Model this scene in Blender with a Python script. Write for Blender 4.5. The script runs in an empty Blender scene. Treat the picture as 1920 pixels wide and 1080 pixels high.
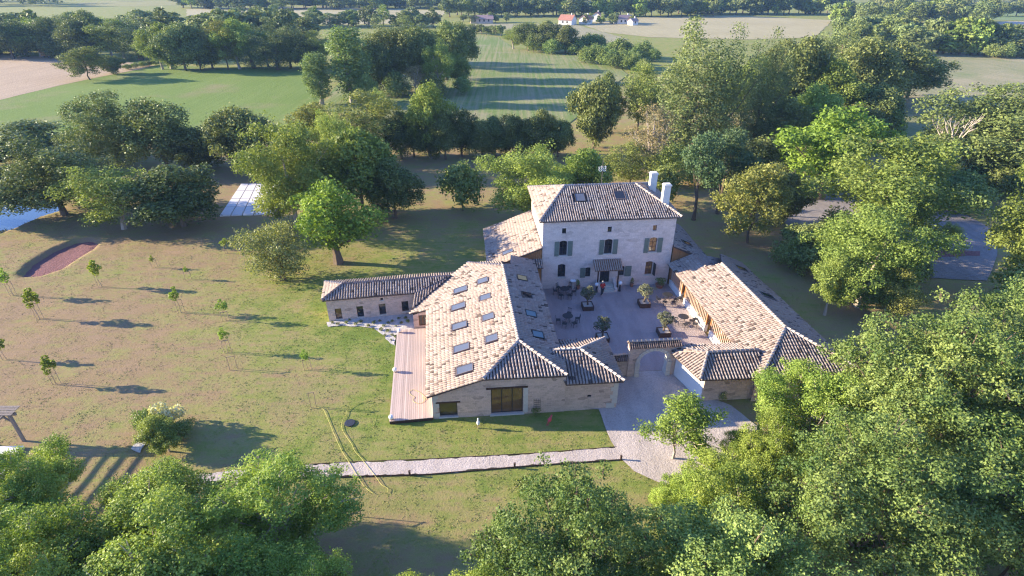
import bpy, bmesh, math, random
import numpy as np
from mathutils import Vector, Matrix
from mathutils.geometry import tessellate_polygon

random.seed(7)
NR = np.random.default_rng(11)
SC = bpy.context.scene
COL = SC.collection

# ------------------------------------------------------------------ camera, sky, sun, exposure
CAM_H, PITCH, FPX = 30.0, math.radians(29.5), 1060.0
cam = bpy.data.cameras.new('camera')
cam.sensor_width = 36.0
cam.lens = FPX / 1920 * 36.0
cam.clip_start, cam.clip_end = 0.5, 6000
cam_o = bpy.data.objects.new('camera', cam)
COL.objects.link(cam_o)
cam_o.location = (0, 0, CAM_H)
cam_o.rotation_euler = (math.pi / 2 - PITCH, 0, 0)
SC.camera = cam_o

SUN_EL = math.radians(16.3)
SUN_TO = Vector((-math.cos(math.radians(6.5)) * math.cos(SUN_EL), math.sin(math.radians(6.5)) * math.cos(SUN_EL), math.sin(SUN_EL)))
wd = bpy.data.worlds.new('World')
SC.world = wd
wd.use_nodes = True
nt = wd.node_tree
sky = nt.nodes.new('ShaderNodeTexSky')
sky.sky_type = 'NISHITA'
sky.sun_disc = False
sky.sun_elevation = SUN_EL
sky.sun_rotation = math.atan2(SUN_TO.x, SUN_TO.y)
sky.altitude = 100
sky.air_density, sky.dust_density, sky.ozone_density = 1.0, 0.0, 6.0
bg = nt.nodes['Background']
bg.inputs['Strength'].default_value = 0.15
tint = nt.nodes.new('ShaderNodeMix')          # the camera's white balance leans to violet
tint.data_type = 'RGBA'
tint.blend_type = 'MULTIPLY'
tint.inputs[0].default_value = 1.0
tint.inputs[7].default_value = (1.0, 0.81, 0.91, 1)
nt.links.new(sky.outputs[0], tint.inputs[6])
nt.links.new(tint.outputs[2], bg.inputs['Color'])

sun = bpy.data.lights.new('sun', 'SUN')
sun.energy = 4.4
sun.angle = math.radians(0.53)
sun.color = (1.0, 0.87, 0.64)
sun_o = bpy.data.objects.new('sun', sun)
COL.objects.link(sun_o)
sun_o.rotation_euler = (-SUN_TO).to_track_quat('-Z', 'Y').to_euler()
sun_o.location = (-60, 10, 60)

SC.view_settings.view_transform = 'Standard'
SC.view_settings.look = 'None'
SC.view_settings.exposure = 1.93
SC.view_settings.gamma = 1.0
SC.view_settings.use_curve_mapping = False
SC.render.engine = 'CYCLES'
SC.cycles.max_bounces = 6
SC.cycles.diffuse_bounces = 3
SC.cycles.glossy_bounces = 2
SC.cycles.transmission_bounces = 3
SC.cycles.volume_bounces = 0
SC.cycles.use_denoising = True
SC.cycles.denoising_prefilter = 'NONE'
SC.cycles.pixel_filter_type = 'BLACKMAN_HARRIS'
SC.cycles.filter_width = 1.25
SC.cycles.caustics_reflective = False
SC.cycles.caustics_refractive = False

# ------------------------------------------------------------------ survey helpers: read a place on the ground off a sight line
_s, _c = math.sin(PITCH), math.cos(PITCH)
def at(u, v, z=0.0):
    x, y = (u - 960) / FPX, -(v - 540) / FPX
    d = (x, _c + y * _s, -_s + y * _c)
    t = (z - CAM_H) / d[2]
    return Vector((d[0] * t, d[1] * t, z))
def height_at(y, v):
    k = (540 - v) / FPX
    return CAM_H + y * (k * _c - _s) / (_c + k * _s)
PHI = math.radians(5.0)
_ca, _sa = math.cos(PHI), math.sin(PHI)
def yard(a, b, z=0.0):                     # the farmstead's own grid -> world
    return Vector((a * _ca - b * _sa, a * _sa + b * _ca, z))
def to_yard(p):
    return (p[0] * _ca + p[1] * _sa, -p[0] * _sa + p[1] * _ca)

# ------------------------------------------------------------------ tags and objects
def tag(o, label=None, cat=None, group=None, kind=None):
    if label: o['label'] = label
    if cat: o['category'] = cat
    if group: o['group'] = group
    if kind: o['kind'] = kind
    return o
def empty(name, loc, label, cat, group=None, rz=0.0):
    o = bpy.data.objects.new(name, None)
    o.empty_display_size = 0.3
    COL.objects.link(o)
    o.location = loc
    o.rotation_euler = (0, 0, rz)
    return tag(o, label, cat, group)
def link(name, me, parent=None):
    o = bpy.data.objects.new(name, me)
    COL.objects.link(o)
    if parent: o.parent = parent
    return o
def copy_tree(o, parent=None):
    c = o.copy()
    COL.objects.link(c)
    if parent: c.parent = parent
    for ch in o.children: copy_tree(ch, c)
    return c

class MB:
    """collects faces and links them as one mesh object"""
    def __init__(s): s.v, s.f, s.t = [], [], []
    def add(s, vs, fs, tone=0.5):
        n = len(s.v)
        s.v += [tuple(p) for p in vs]
        s.f += [tuple(i + n for i in f) for f in fs]
        s.t += [tone] * len(vs)
    def quad(s, a, b, c, d, tone=0.5): s.add([a, b, c, d], [(0, 1, 2, 3)], tone)
    def box(s, x0, y0, z0, x1, y1, z1, tone=0.5):
        s.hexa([(x0, y0, z0), (x1, y0, z0), (x1, y1, z0), (x0, y1, z0), (x0, y0, z1), (x1, y0, z1), (x1, y1, z1), (x0, y1, z1)], tone)
    def hexa(s, p, tone=0.5):
        s.add(p, [(3, 2, 1, 0), (4, 5, 6, 7), (0, 1, 5, 4), (1, 2, 6, 5), (2, 3, 7, 6), (3, 0, 4, 7)], tone)
    def bar(s, a, b, w, h=None, tone=0.5):
        a, b = Vector(a), Vector(b)
        h = h or w
        d = (b - a).normalized()
        up = Vector((0, 0, 1)) if abs(d.z) < 0.95 else Vector((0, 1, 0))
        e = d.cross(up).normalized() * w / 2
        g = e.cross(d).normalized() * h / 2
        s.hexa([a - e - g, a + e - g, a + e + g, a - e + g, b - e - g, b + e - g, b + e + g, b - e + g], tone)
    def tube(s, pts, rad, n=6, tone=0.5, cap=True):
        pts = [Vector(p) for p in pts]
        if not hasattr(rad, '__len__'): rad = [rad] * len(pts)
        vs, fs = [], []
        for i, p in enumerate(pts):
            d = (pts[min(i + 1, len(pts) - 1)] - pts[max(i - 1, 0)]).normalized()
            up = Vector((0, 0, 1)) if abs(d.z) < 0.9 else Vector((1, 0, 0))
            e = d.cross(up).normalized(); g = e.cross(d)
            for k in range(n):
                a = 2 * math.pi * k / n
                vs.append(p + (e * math.cos(a) + g * math.sin(a)) * rad[i])
        for i in range(len(pts) - 1):
            for k in range(n):
                k2 = (k + 1) % n
                fs.append((i * n + k, i * n + k2, (i + 1) * n + k2, (i + 1) * n + k))
        if cap:
            fs.append(tuple(range(n - 1, -1, -1)))
            fs.append(tuple((len(pts) - 1) * n + k for k in range(n)))
        s.add(vs, fs, tone)
    def lathe(s, prof, c=(0, 0, 0), n=12, tone=0.5):
        vs, fs = [], []
        for r, z in prof:
            for k in range(n):
                a = 2 * math.pi * k / n
                vs.append((c[0] + r * math.cos(a), c[1] + r * math.sin(a), c[2] + z))
        for i in range(len(prof) - 1):
            for k in range(n):
                k2 = (k + 1) % n
                fs.append((i * n + k, i * n + k2, (i + 1) * n + k2, (i + 1) * n + k))
        fs.append(tuple(range(n - 1, -1, -1)))
        fs.append(tuple((len(prof) - 1) * n + k for k in range(n)))
        s.add(vs, fs, tone)
    def poly(s, loops, f, tone=0.5):
        """flat polygon with holes; loops in 2D, f maps (x, y) to 3D"""
        tri = tessellate_polygon([[Vector((x, y, 0)) for x, y in l] for l in loops])
        flat = [p for l in loops for p in l]
        vs = [f(x, y) for x, y in flat]
        fs = []
        for t in tri:
            a, b, c = (flat[i] for i in t)
            ar = (b[0] - a[0]) * (c[1] - a[1]) - (b[1] - a[1]) * (c[0] - a[0])
            fs.append(tuple(t) if ar > 0 else (t[0], t[2], t[1]))
        s.add(vs, fs, tone)
    def slab(s, top, thick, tone=0.5):
        """closed slab under a planar polygon of 3D points"""
        n = len(top)
        top = [Vector(p) for p in top]
        bot = [p - Vector((0, 0, thick)) for p in top]
        fs = [tuple(range(n)), tuple(range(2 * n - 1, n - 1, -1))]
        fs += [(i, i + n, (i + 1) % n + n, (i + 1) % n) for i in range(n)]
        s.add(top + bot, fs, tone)
    def mesh(s, name, mat, smooth=False):
        return np_mesh(name, s.v, s.f, mat, s.t, smooth)
    def obj(s, name, mat, parent=None, smooth=False, kind=None):
        o = link(name, s.mesh(name, mat, smooth), parent)
        if kind: o['kind'] = kind
        return o

def np_mesh(name, v, f, mats, tone=None, smooth=False, fmat=None):
    me = bpy.data.meshes.new(name)
    if isinstance(f, np.ndarray):
        k = f.shape[1]
        me.vertices.add(len(v)); me.vertices.foreach_set('co', np.asarray(v, np.float32).ravel())
        me.loops.add(f.size); me.loops.foreach_set('vertex_index', f.astype(np.int32).ravel())
        me.polygons.add(len(f))
        me.polygons.foreach_set('loop_start', np.arange(0, f.size, k, dtype=np.int32))
        me.polygons.foreach_set('loop_total', np.full(len(f), k, np.int32))
        me.update(calc_edges=True)
    else:
        me.from_pydata(v, [], f)
    for m in (mats if isinstance(mats, (list, tuple)) else [mats]): me.materials.append(m)
    if fmat is not None: me.polygons.foreach_set('material_index', np.asarray(fmat, np.int32))
    if tone is not None:
        tone = np.asarray(tone, np.float32)
        if tone.ndim == 2:
            at_ = me.attributes.new('tone', 'FLOAT_COLOR', 'POINT')
            c4 = np.ones((len(tone), 4), np.float32); c4[:, :tone.shape[1]] = tone
            at_.data.foreach_set('color', c4.ravel())
        else:
            at_ = me.attributes.new('tone', 'FLOAT', 'POINT')
            at_.data.foreach_set('value', tone)
    if smooth: me.polygons.foreach_set('use_smooth', np.ones(len(me.polygons), bool))
    me.update()
    return me

# ------------------------------------------------------------------ materials
class Mat:
    def __init__(s, name, rough=0.9, spec=0.3):
        s.m = bpy.data.materials.new(name)
        s.m.use_nodes = True
        s.n, s.l = s.m.node_tree.nodes, s.m.node_tree.links
        s.b = s.n['Principled BSDF']
        s.b.inputs['Roughness'].default_value = rough
        s.b.inputs['Specular IOR Level'].default_value = spec
        s._co = None
    def new(s, t, **kw):
        n = s.n.new(t)
        for k, v in kw.items(): setattr(n, k, v)
        return n
    def co(s, kind='Object', scale=None, rot=None):
        c = s.new('ShaderNodeTexCoord').outputs[kind]
        if scale is not None or rot is not None:
            mp = s.new('ShaderNodeMapping')
            if scale is not None: mp.inputs['Scale'].default_value = scale
            if rot is not None: mp.inputs['Rotation'].default_value = rot
            s.l.new(c, mp.inputs[0]); c = mp.outputs[0]
        return c
    def noise(s, scale, detail=4, rough=0.6, co=None, out='Fac'):
        n = s.new('ShaderNodeTexNoise')
        n.inputs['Scale'].default_value = scale
        n.inputs['Detail'].default_value = detail
        n.inputs['Roughness'].default_value = rough
        s.l.new(co if co is not None else s.co(), n.inputs['Vector'])
        return n.outputs[out]
    def voro(s, scale, co=None, out='Color', feature='F1'):
        n = s.new('ShaderNodeTexVoronoi'); n.feature = feature
        n.inputs['Scale'].default_value = scale
        s.l.new(co if co is not None else s.co(), n.inputs['Vector'])
        return n.outputs[out]
    def ramp(s, fac, stops, const=False):
        n = s.new('ShaderNodeValToRGB')
        e = n.color_ramp.elements
        if const: n.color_ramp.interpolation = 'CONSTANT'
        while len(e) < len(stops): e.new(0.5)
        for i, (p, c) in enumerate(stops):
            e[i].position = p
            e[i].color = (c, c, c, 1) if not hasattr(c, '__len__') else (*c, 1)
        s.l.new(fac, n.inputs[0])
        return n.outputs[0]
    def mix(s, fac, a, b, mode='MIX'):
        n = s.new('ShaderNodeMix'); n.data_type = 'RGBA'; n.blend_type = mode
        for k, val in ((0, fac), (6, a), (7, b)):
            sock = n.inputs[k]
            if isinstance(val, (int, float)): sock.default_value = val if k == 0 else (val, val, val, 1)
            elif isinstance(val, tuple): sock.default_value = (*val, 1)
            else: s.l.new(val, sock)
        return n.outputs[2]
    def math(s, op, a, b=0.0):
        n = s.new('ShaderNodeMath'); n.operation = op
        for sock, val in ((n.inputs[0], a), (n.inputs[1], b)):
            if isinstance(val, (int, float)): sock.default_value = val
            else: s.l.new(val, sock)
        return n.outputs[0]
    def attr(s, name='tone', out='Fac'):
        n = s.new('ShaderNodeAttribute'); n.attribute_name = name
        return n.outputs[out]
    def color(s, c):
        if isinstance(c, tuple): s.b.inputs['Base Color'].default_value = (*c, 1)
        else: s.l.new(c, s.b.inputs['Base Color'])
        return s
    def bump(s, h, strength=0.4, dist=0.05):
        n = s.new('ShaderNodeBump')
        n.inputs['Strength'].default_value = strength
        n.inputs['Distance'].default_value = dist
        s.l.new(h, n.inputs['Height']); s.l.new(n.outputs[0], s.b.inputs['Normal'])
        return s

def plain(name, c, rough=0.7, var=0.12, scale=6.0, spec=0.3):
    m = Mat(name, rough, spec)
    n = m.noise(scale, 5)
    m.color(m.mix(n, tuple(x * (1 - var * 2) for x in c), tuple(min(1, x * (1 + var * 2)) for x in c)))
    m.bump(m.noise(scale * 6, 3), 0.15, 0.01)
    return m.m

def wall_mat(name, light, dark, mortar, course=0.28, contrast=0.5, stain=0.25):
    m = Mat(name, 0.95, 0.15)
    co = m.co()
    sep = m.new('ShaderNodeSeparateXYZ'); m.l.new(co, sep.inputs[0])
    cmb = m.new('ShaderNodeCombineXYZ')
    m.l.new(m.math('ADD', sep.outputs[0], sep.outputs[1]), cmb.inputs[0])
    m.l.new(sep.outputs[2], cmb.inputs[1])
    wob = m.noise(1.3, 3, co=cmb.outputs[0], out='Color')
    v = m.new('ShaderNodeVectorMath'); v.operation = 'MULTIPLY_ADD'
    m.l.new(wob, v.inputs[0]); v.inputs[1].default_value = (0.12, 0.12, 0); m.l.new(cmb.outputs[0], v.inputs[2])
    br = m.new('ShaderNodeTexBrick')
    m.l.new(v.outputs[0], br.inputs['Vector'])
    br.inputs['Scale'].default_value = 1.0
    br.inputs['Brick Width'].default_value = course * 1.9
    br.inputs['Row Height'].default_value = course
    br.inputs['Mortar Size'].default_value = 0.022
    br.inputs['Mortar Smooth'].default_value = 0.4
    br.inputs['Bias'].default_value = -0.2
    br.inputs['Color1'].default_value = (*light, 1)
    br.inputs['Color2'].default_value = (*[l + (d - l) * contrast for l, d in zip(light, dark)], 1)
    br.inputs['Mortar'].default_value = (*mortar, 1)
    # single darker stones
    mp = m.new('ShaderNodeMapping'); mp.inputs['Scale'].default_value = (1.6, 3.6, 1); m.l.new(v.outputs[0], mp.inputs[0])
    vr = m.voro(1.0, mp.outputs[0], 'Color')
    vs = m.new('ShaderNodeSeparateColor'); m.l.new(vr, vs.inputs[0])
    dk = m.ramp(vs.outputs[0], [(0.0, 1.0), (0.10, 1.0), (0.14, 0.0)])
    patch = m.ramp(m.noise(0.5, 3, co=cmb.outputs[0]), [(0.42, 0.0), (0.62, 1.0)])
    c1 = m.mix(m.math('MULTIPLY', m.math('MULTIPLY', dk, patch), 0.75), br.outputs['Color'], dark)
    st = m.ramp(m.noise(0.7, 6, 0.7), [(0.35, 0.0), (0.75, 1.0)])
    c2 = m.mix(m.math('MULTIPLY', st, stain), c1, tuple(d * 0.9 for d in dark))
    fine = m.ramp(m.noise(9, 6, 0.7), [(0.3, 0.82), (0.7, 1.1)])
    m.color(m.mix(1.0, c2, fine, 'MULTIPLY'))
    h = m.math('ADD', m.math('MULTIPLY', br.outputs['Fac'], -0.6), m.noise(14, 5))
    m.bump(h, 0.6, 0.03)
    return m.m

def tile_mat():
    m = Mat('clay_tile', 0.9, 0.2)
    t = m.attr()
    c = m.ramp(t, [(0.0, (0.075, 0.055, 0.048)), (0.14, (0.125, 0.092, 0.078)), (0.30, (0.24, 0.165, 0.135)), (0.45, (0.33, 0.235, 0.19)),
                   (0.62, (0.325, 0.245, 0.205)), (0.8, (0.37, 0.295, 0.252)), (1.0, (0.44, 0.375, 0.33))])
    n = m.noise(7, 6, 0.7)
    lich = m.ramp(m.noise(22, 4, 0.7), [(0.52, 0.0), (0.68, 1.0)])
    c2 = m.mix(m.math('MULTIPLY', lich, 0.35), c, (0.50, 0.46, 0.40))
    m.color(m.mix(1.0, c2, m.ramp(n, [(0.3, 0.72), (0.7, 1.15)]), 'MULTIPLY'))
    m.bump(m.noise(30, 3), 0.25, 0.01)
    return m.m

def leaf_mat(name, dark, light, trans=0.25, hue_var=0.03, rough=0.5, spec=0.12):
    k = 1.0 if name.startswith(('cream', 'olive_l', 'yellow')) else 1.62
    dark = (dark[0] * k * 1.06, dark[1] * k, dark[2] * k); light = (light[0] * k * 1.08, light[1] * k, light[2] * k)
    m = Mat(name, rough, spec)
    info = m.new('ShaderNodeObjectInfo')
    c = m.mix(m.attr(), dark, light)
    hs = m.new('ShaderNodeHueSaturation')
    rnd = info.outputs['Random']
    m.l.new(m.math('ADD', m.math('MULTIPLY', rnd, hue_var), 0.5 - hue_var / 2), hs.inputs['Hue'])
    m.l.new(m.math('ADD', m.math('MULTIPLY', m.math('FRACT', m.math('MULTIPLY', rnd, 17.3)), 0.45), 0.78), hs.inputs['Value'])
    m.l.new(c, hs.inputs['Color'])
    m.color(hs.outputs[0])
    tr = m.new('ShaderNodeBsdfTranslucent')
    m.l.new(m.mix(1.0, hs.outputs[0], (1.15, 1.2, 0.6), 'MULTIPLY'), tr.inputs['Color'])
    mx = m.new('ShaderNodeMixShader'); mx.inputs[0].default_value = trans
    m.l.new(m.b.outputs[0], mx.inputs[1]); m.l.new(tr.outputs[0], mx.inputs[2])
    m.l.new(mx.outputs[0], m.n['Material Output'].inputs[0])
    return m.m

def bark_mat(name, c):
    m = Mat(name, 0.95, 0.1)
    co = m.co(scale=(3, 3, 0.6))
    n = m.noise(3, 6, 0.7, co)
    m.color(m.mix(n, tuple(x * 0.55 for x in c), tuple(x * 1.35 for x in c)))
    m.bump(n, 0.7, 0.05)
    return m.m

M = {}
M['limestone'] = wall_mat('limestone', (0.75, 0.62, 0.545), (0.50, 0.40, 0.335), (0.70, 0.585, 0.51), 0.30, 0.5, 0.3)
M['rubble'] = wall_mat('rubble_stone', (0.72, 0.53, 0.41), (0.29, 0.215, 0.17), (0.70, 0.51, 0.395), 0.20, 0.45, 0.3)
M['plaster'] = plain('lime_render', (0.66, 0.61, 0.55), 0.95, 0.08, 3)
M['ashlar'] = plain('dressed_stone', (0.56, 0.51, 0.43), 0.9, 0.10, 5)
M['tile'] = tile_mat()
M['tile_bed'] = plain('tile_bed', (0.10, 0.068, 0.055), 0.95, 0.2, 4)
M['wood_brown'] = bark_mat('brown_timber', (0.20, 0.105, 0.055))
M['wood_orange'] = bark_mat('larch_cladding', (0.36, 0.17, 0.075))
M['wood_grey'] = bark_mat('weathered_timber', (0.27, 0.22, 0.18))
M['wood_dark'] = bark_mat('dark_timber', (0.085, 0.05, 0.035))
M['slat'] = bark_mat('slat_timber', (0.50, 0.36, 0.27))
def deck_mat():
    m = Mat('deck_timber', 0.8, 0.25)
    info = m.new('ShaderNodeObjectInfo')
    n = m.noise(2, 6, 0.7, m.co(scale=(6, 0.6, 1)))
    c = m.mix(n, (0.45, 0.33, 0.275), (0.62, 0.49, 0.42))
    m.color(m.mix(1.0, c, m.ramp(info.outputs['Random'], [(0, 0.82), (1, 1.12)]), 'MULTIPLY'))
    m.bump(n, 0.3, 0.01)
    return m.m
M['deck'] = deck_mat()
M['shutter'] = plain('sage_shutter_paint', (0.15, 0.18, 0.145), 0.6, 0.12, 3)
M['frame_dark'] = plain('dark_window_frame', (0.045, 0.038, 0.034), 0.5, 0.1)
M['frame_brown'] = plain('brown_window_frame', (0.17, 0.085, 0.05), 0.55, 0.15)
M['metal_black'] = plain('black_iron', (0.035, 0.035, 0.04), 0.45, 0.1, 8, 0.5)
M['metal_grey'] = plain('grey_flashing', (0.16, 0.12, 0.11), 0.5, 0.15, 8, 0.5)
M['white'] = plain('white_paint', (0.78, 0.76, 0.72), 0.6, 0.04)
M['globe'] = plain('opal_globe', (0.80, 0.79, 0.76), 0.3, 0.02, 6, 0.5)
M['hose'] = plain('yellow_hose', (0.56, 0.50, 0.13), 0.5, 0.15)
M['red'] = plain('red_cloth', (0.42, 0.035, 0.03), 0.8, 0.15)
M['pink_red'] = plain('red_lacquer', (0.50, 0.06, 0.09), 0.5, 0.15)
M['navy'] = plain('dark_trousers', (0.03, 0.035, 0.05), 0.9, 0.15)
M['skin'] = plain('skin', (0.52, 0.32, 0.24), 0.6, 0.06)
M['hair'] = plain('grey_hair', (0.30, 0.27, 0.25), 0.8, 0.1)
M['terracotta'] = plain('terracotta_pot', (0.30, 0.14, 0.085), 0.8, 0.15)
M['corten'] = plain('rusty_steel', (0.085, 0.05, 0.038), 0.8, 0.25)
M['soil'] = plain('planting_soil', (0.42, 0.36, 0.30), 1.0, 0.2, 12)
M['stake'] = bark_mat('stake_wood', (0.42, 0.31, 0.20))
M['pale_slab'] = plain('pale_paving', (0.66, 0.62, 0.60), 0.9, 0.07, 2)
M['bark'] = bark_mat('bark', (0.17, 0.125, 0.09))
M['bark_pale'] = bark_mat('pale_bark', (0.40, 0.33, 0.26))
M['bark_dead'] = bark_mat('dead_wood', (0.50, 0.42, 0.35))
def glass_mat(name, c, rough=0.03):
    m = Mat(name, rough, 0.8)
    m.color(m.mix(m.noise(0.8, 3), tuple(x * 0.7 for x in c), tuple(x * 1.3 for x in c)))
    m.b.inputs['IOR'].default_value = 1.6
    m.bump(m.noise(1.2, 2), 0.05, 0.01)
    return m.m
M['glass'] = glass_mat('window_glass', (0.02, 0.02, 0.022))
M['glass_amber'] = glass_mat('window_glass_amber_reflection', (0.16, 0.085, 0.04))  # amber stands for the reflected golden fields, put into the pane colour
M['glass_olive'] = glass_mat('window_glass_olive', (0.07, 0.052, 0.022))  # darker version, the reflected lawn's olive put into the pane colour
M['glass_sky'] = glass_mat('skylight_glass', (0.105, 0.112, 0.13), 0.3)
M['glass_teal'] = glass_mat('skylight_glass_teal', (0.05, 0.10, 0.11), 0.3)
M['blind'] = plain('ochre_blind', (0.55, 0.34, 0.13), 0.7, 0.05)
M['void'] = plain('dark_recess', (0.02, 0.018, 0.017), 1.0, 0.1)

def leaf_set():
    L = {}
    L['oak'] = leaf_mat('oak_leaves', (0.056, 0.076, 0.024), (0.138, 0.165, 0.052), 0.2)
    L['ash'] = leaf_mat('ash_leaves', (0.085, 0.125, 0.028), (0.185, 0.235, 0.055), 0.3)
    L['walnut'] = leaf_mat('walnut_leaves', (0.085, 0.135, 0.020), (0.200, 0.270, 0.045), 0.32)
    L['poplar'] = leaf_mat('poplar_leaves', (0.062, 0.088, 0.030), (0.140, 0.172, 0.064), 0.25, 0.02)
    L['pale_poplar'] = leaf_mat('pale_poplar_leaves', (0.10, 0.15, 0.045), (0.185, 0.245, 0.09), 0.3, 0.015)
    L['locust'] = leaf_mat('locust_leaves', (0.085, 0.110, 0.025), (0.180, 0.200, 0.055), 0.28, 0.04)
    L['dry'] = leaf_mat('sparse_dry_leaves', (0.120, 0.115, 0.050), (0.230, 0.205, 0.100), 0.25, 0.03)
    L['teal'] = leaf_mat('blue_green_leaves', (0.042, 0.076, 0.034), (0.095, 0.145, 0.060), 0.2, 0.02)
    L['bush'] = leaf_mat('shrub_leaves', (0.075, 0.110, 0.030), (0.160, 0.200, 0.065), 0.25, 0.04)
    L['hazel'] = leaf_mat('hazel_leaves', (0.090, 0.110, 0.035), (0.180, 0.195, 0.070), 0.28, 0.02)
    L['near_ash'] = leaf_mat('near_ash_leaves', (0.085, 0.130, 0.024), (0.215, 0.275, 0.058), 0.3, 0.02)
    L['near_oak'] = leaf_mat('near_oak_leaves', (0.060, 0.102, 0.026), (0.165, 0.215, 0.058), 0.26, 0.02, 0.5, 0.16)
    L['yellow'] = leaf_mat('yellow_green_leaves', (0.16, 0.20, 0.03), (0.30, 0.36, 0.06), 0.35, 0.02)
    L['olive'] = leaf_mat('olive_leaves', (0.13, 0.15, 0.085), (0.27, 0.29, 0.17), 0.2, 0.02)
    L['flower'] = leaf_mat('cream_flowers', (0.45, 0.47, 0.25), (0.62, 0.62, 0.38), 0.25, 0.01)
    return L
LEAF = leaf_set()

def grass_mat():
    m = Mat('meadow_turf', 1.0, 0.1)
    a = m.new('ShaderNodeAttribute'); a.attribute_name = 'tone'
    sp = m.new('ShaderNodeSeparateColor'); m.l.new(a.outputs['Color'], sp.inputs[0])
    n1 = m.noise(0.35, 6, 0.65)
    n2 = m.noise(2.2, 5, 0.7)
    n3 = m.noise(11.0, 4, 0.7)
    st = m.noise(1.0, 4, 0.6, m.co(scale=(0.25, 1.6, 1), rot=(0, 0, math.radians(-8))))
    g = m.math('ADD', sp.outputs[0], m.math('MULTIPLY', m.math('SUBTRACT', n1, 0.5), 1.5))
    g = m.math('ADD', g, m.math('MULTIPLY', m.math('SUBTRACT', n2, 0.5), 0.7))
    g = m.math('ADD', g, m.math('MULTIPLY', m.math('SUBTRACT', n3, 0.5), 0.5))
    g = m.math('ADD', g, m.math('MULTIPLY', m.math('SUBTRACT', st, 0.5), 0.95))
    c = m.ramp(g, [(0.0, (0.31, 0.21, 0.122)), (0.25, (0.29, 0.205, 0.105)), (0.5, (0.285, 0.245, 0.095)), (0.75, (0.235, 0.245, 0.066)), (1.0, (0.155, 0.205, 0.040))])
    c = m.mix(sp.outputs[1], c, m.mix(n2, (0.20, 0.12, 0.085), (0.30, 0.20, 0.15)))
    c = m.mix(1.0, c, m.ramp(m.noise(26, 3, 0.7), [(0.3, 0.80), (0.7, 1.14)]), 'MULTIPLY')
    m.color(c)
    h = m.math('ADD', m.math('MULTIPLY', m.noise(5, 4, 0.7), 0.5), m.math('MULTIPLY', m.noise(19, 4, 0.7), 0.5))
    m.bump(h, 0.7, 0.08)
    return m.m
M['grass'] = grass_mat()

def field_mat(name, a, b, ang, freq=0.25, stripe=0.5, patch=0.5, third=None):
    m = Mat(name, 1.0, 0.1)
    co = m.co(scale=(freq * 5, freq * 0.12, 1), rot=(0, 0, ang))
    s1 = m.noise(1.0, 4, 0.6, co)
    n = m.noise(0.03, 5, 0.6)
    f = m.math('ADD', m.math('MULTIPLY', s1, stripe), m.math('MULTIPLY', n, patch))
    f = m.math('ADD', f, 0.5 - 0.5 * (stripe + patch))
    c = m.mix(m.ramp(f, [(0.36, 0.0), (0.64, 1.0)]), a, b)
    if third: c = m.mix(m.ramp(m.noise(0.05, 4), [(0.55, 0.0), (0.72, 0.8)]), c, third)
    c = m.mix(1.0, c, m.ramp(m.noise(1.5, 4, 0.7), [(0.3, 0.85), (0.7, 1.12)]), 'MULTIPLY')
    m.color(c)
    m.bump(m.noise(2.5, 4, 0.7), 0.8, 0.15)
    return m.m
def gravel_mat(name, a, b, scale=9.0):
    m = Mat(name, 1.0, 0.15)
    v = m.voro(scale * 1.6, out='Color')
    sp = m.new('ShaderNodeSeparateColor'); m.l.new(v, sp.inputs[0])
    n = m.noise(0.5, 5, 0.6)
    f = m.math('ADD', m.math('MULTIPLY', sp.outputs[0], 0.5), m.math('MULTIPLY', n, 0.5))
    c = m.mix(f, a, b)
    track = m.ramp(m.noise(0.9, 3, 0.5, m.co(scale=(1, 0.25, 1))), [(0.4, 0.9), (0.6, 1.06)])
    m.color(m.mix(1.0, c, track, 'MULTIPLY'))
    h = m.math('ADD', m.noise(scale * 1.0, 4, 0.75), m.math('MULTIPLY', m.noise(2.5, 3), 0.6))
    m.bump(h, 1.0, 0.08)
    return m.m
M['gravel'] = gravel_mat('pale_gravel', (0.38, 0.31, 0.275), (0.60, 0.515, 0.47))
M['yard_gravel'] = gravel_mat('yard_gravel', (0.34, 0.265, 0.245), (0.46, 0.375, 0.355), 14)
M['bed_gravel'] = gravel_mat('white_gravel', (0.40, 0.36, 0.33), (0.60, 0.56, 0.52), 6)
M['asphalt'] = gravel_mat('grey_road_gravel', (0.22, 0.19, 0.18), (0.32, 0.28, 0.265), 10)
M['mulch'] = gravel_mat('reddish_mulch', (0.17, 0.075, 0.075), (0.30, 0.15, 0.14), 5)
def water_mat():
    m = Mat('pond_water', 0.04, 0.5)
    m.color((0.03, 0.045, 0.05))
    return m.m
M['water'] = water_mat()

# ------------------------------------------------------------------ ground
def sheet(name, pts, z, mat, jitter=0.0, step=0.0, kind='structure', parent=None):
    P2 = []
    n = len(pts)
    for i in range(n):
        a, b = Vector(pts[i][:2]), Vector(pts[(i + 1) % n][:2])
        k = max(1, int((b - a).length / step)) if step else 1
        for j in range(k):
            p = a.lerp(b, j / k)
            if jitter: p = p + Vector((random.uniform(-1, 1), random.uniform(-1, 1))) * jitter
            P2.append((p.x, p.y))
    mb = MB()
    mb.poly([P2], lambda x, y: (x, y, z))
    o = mb.obj(name, mat, parent)
    if kind: o['kind'] = kind
    return o
def px(*uv): return [at(u, v) for u, v in uv]

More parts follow.
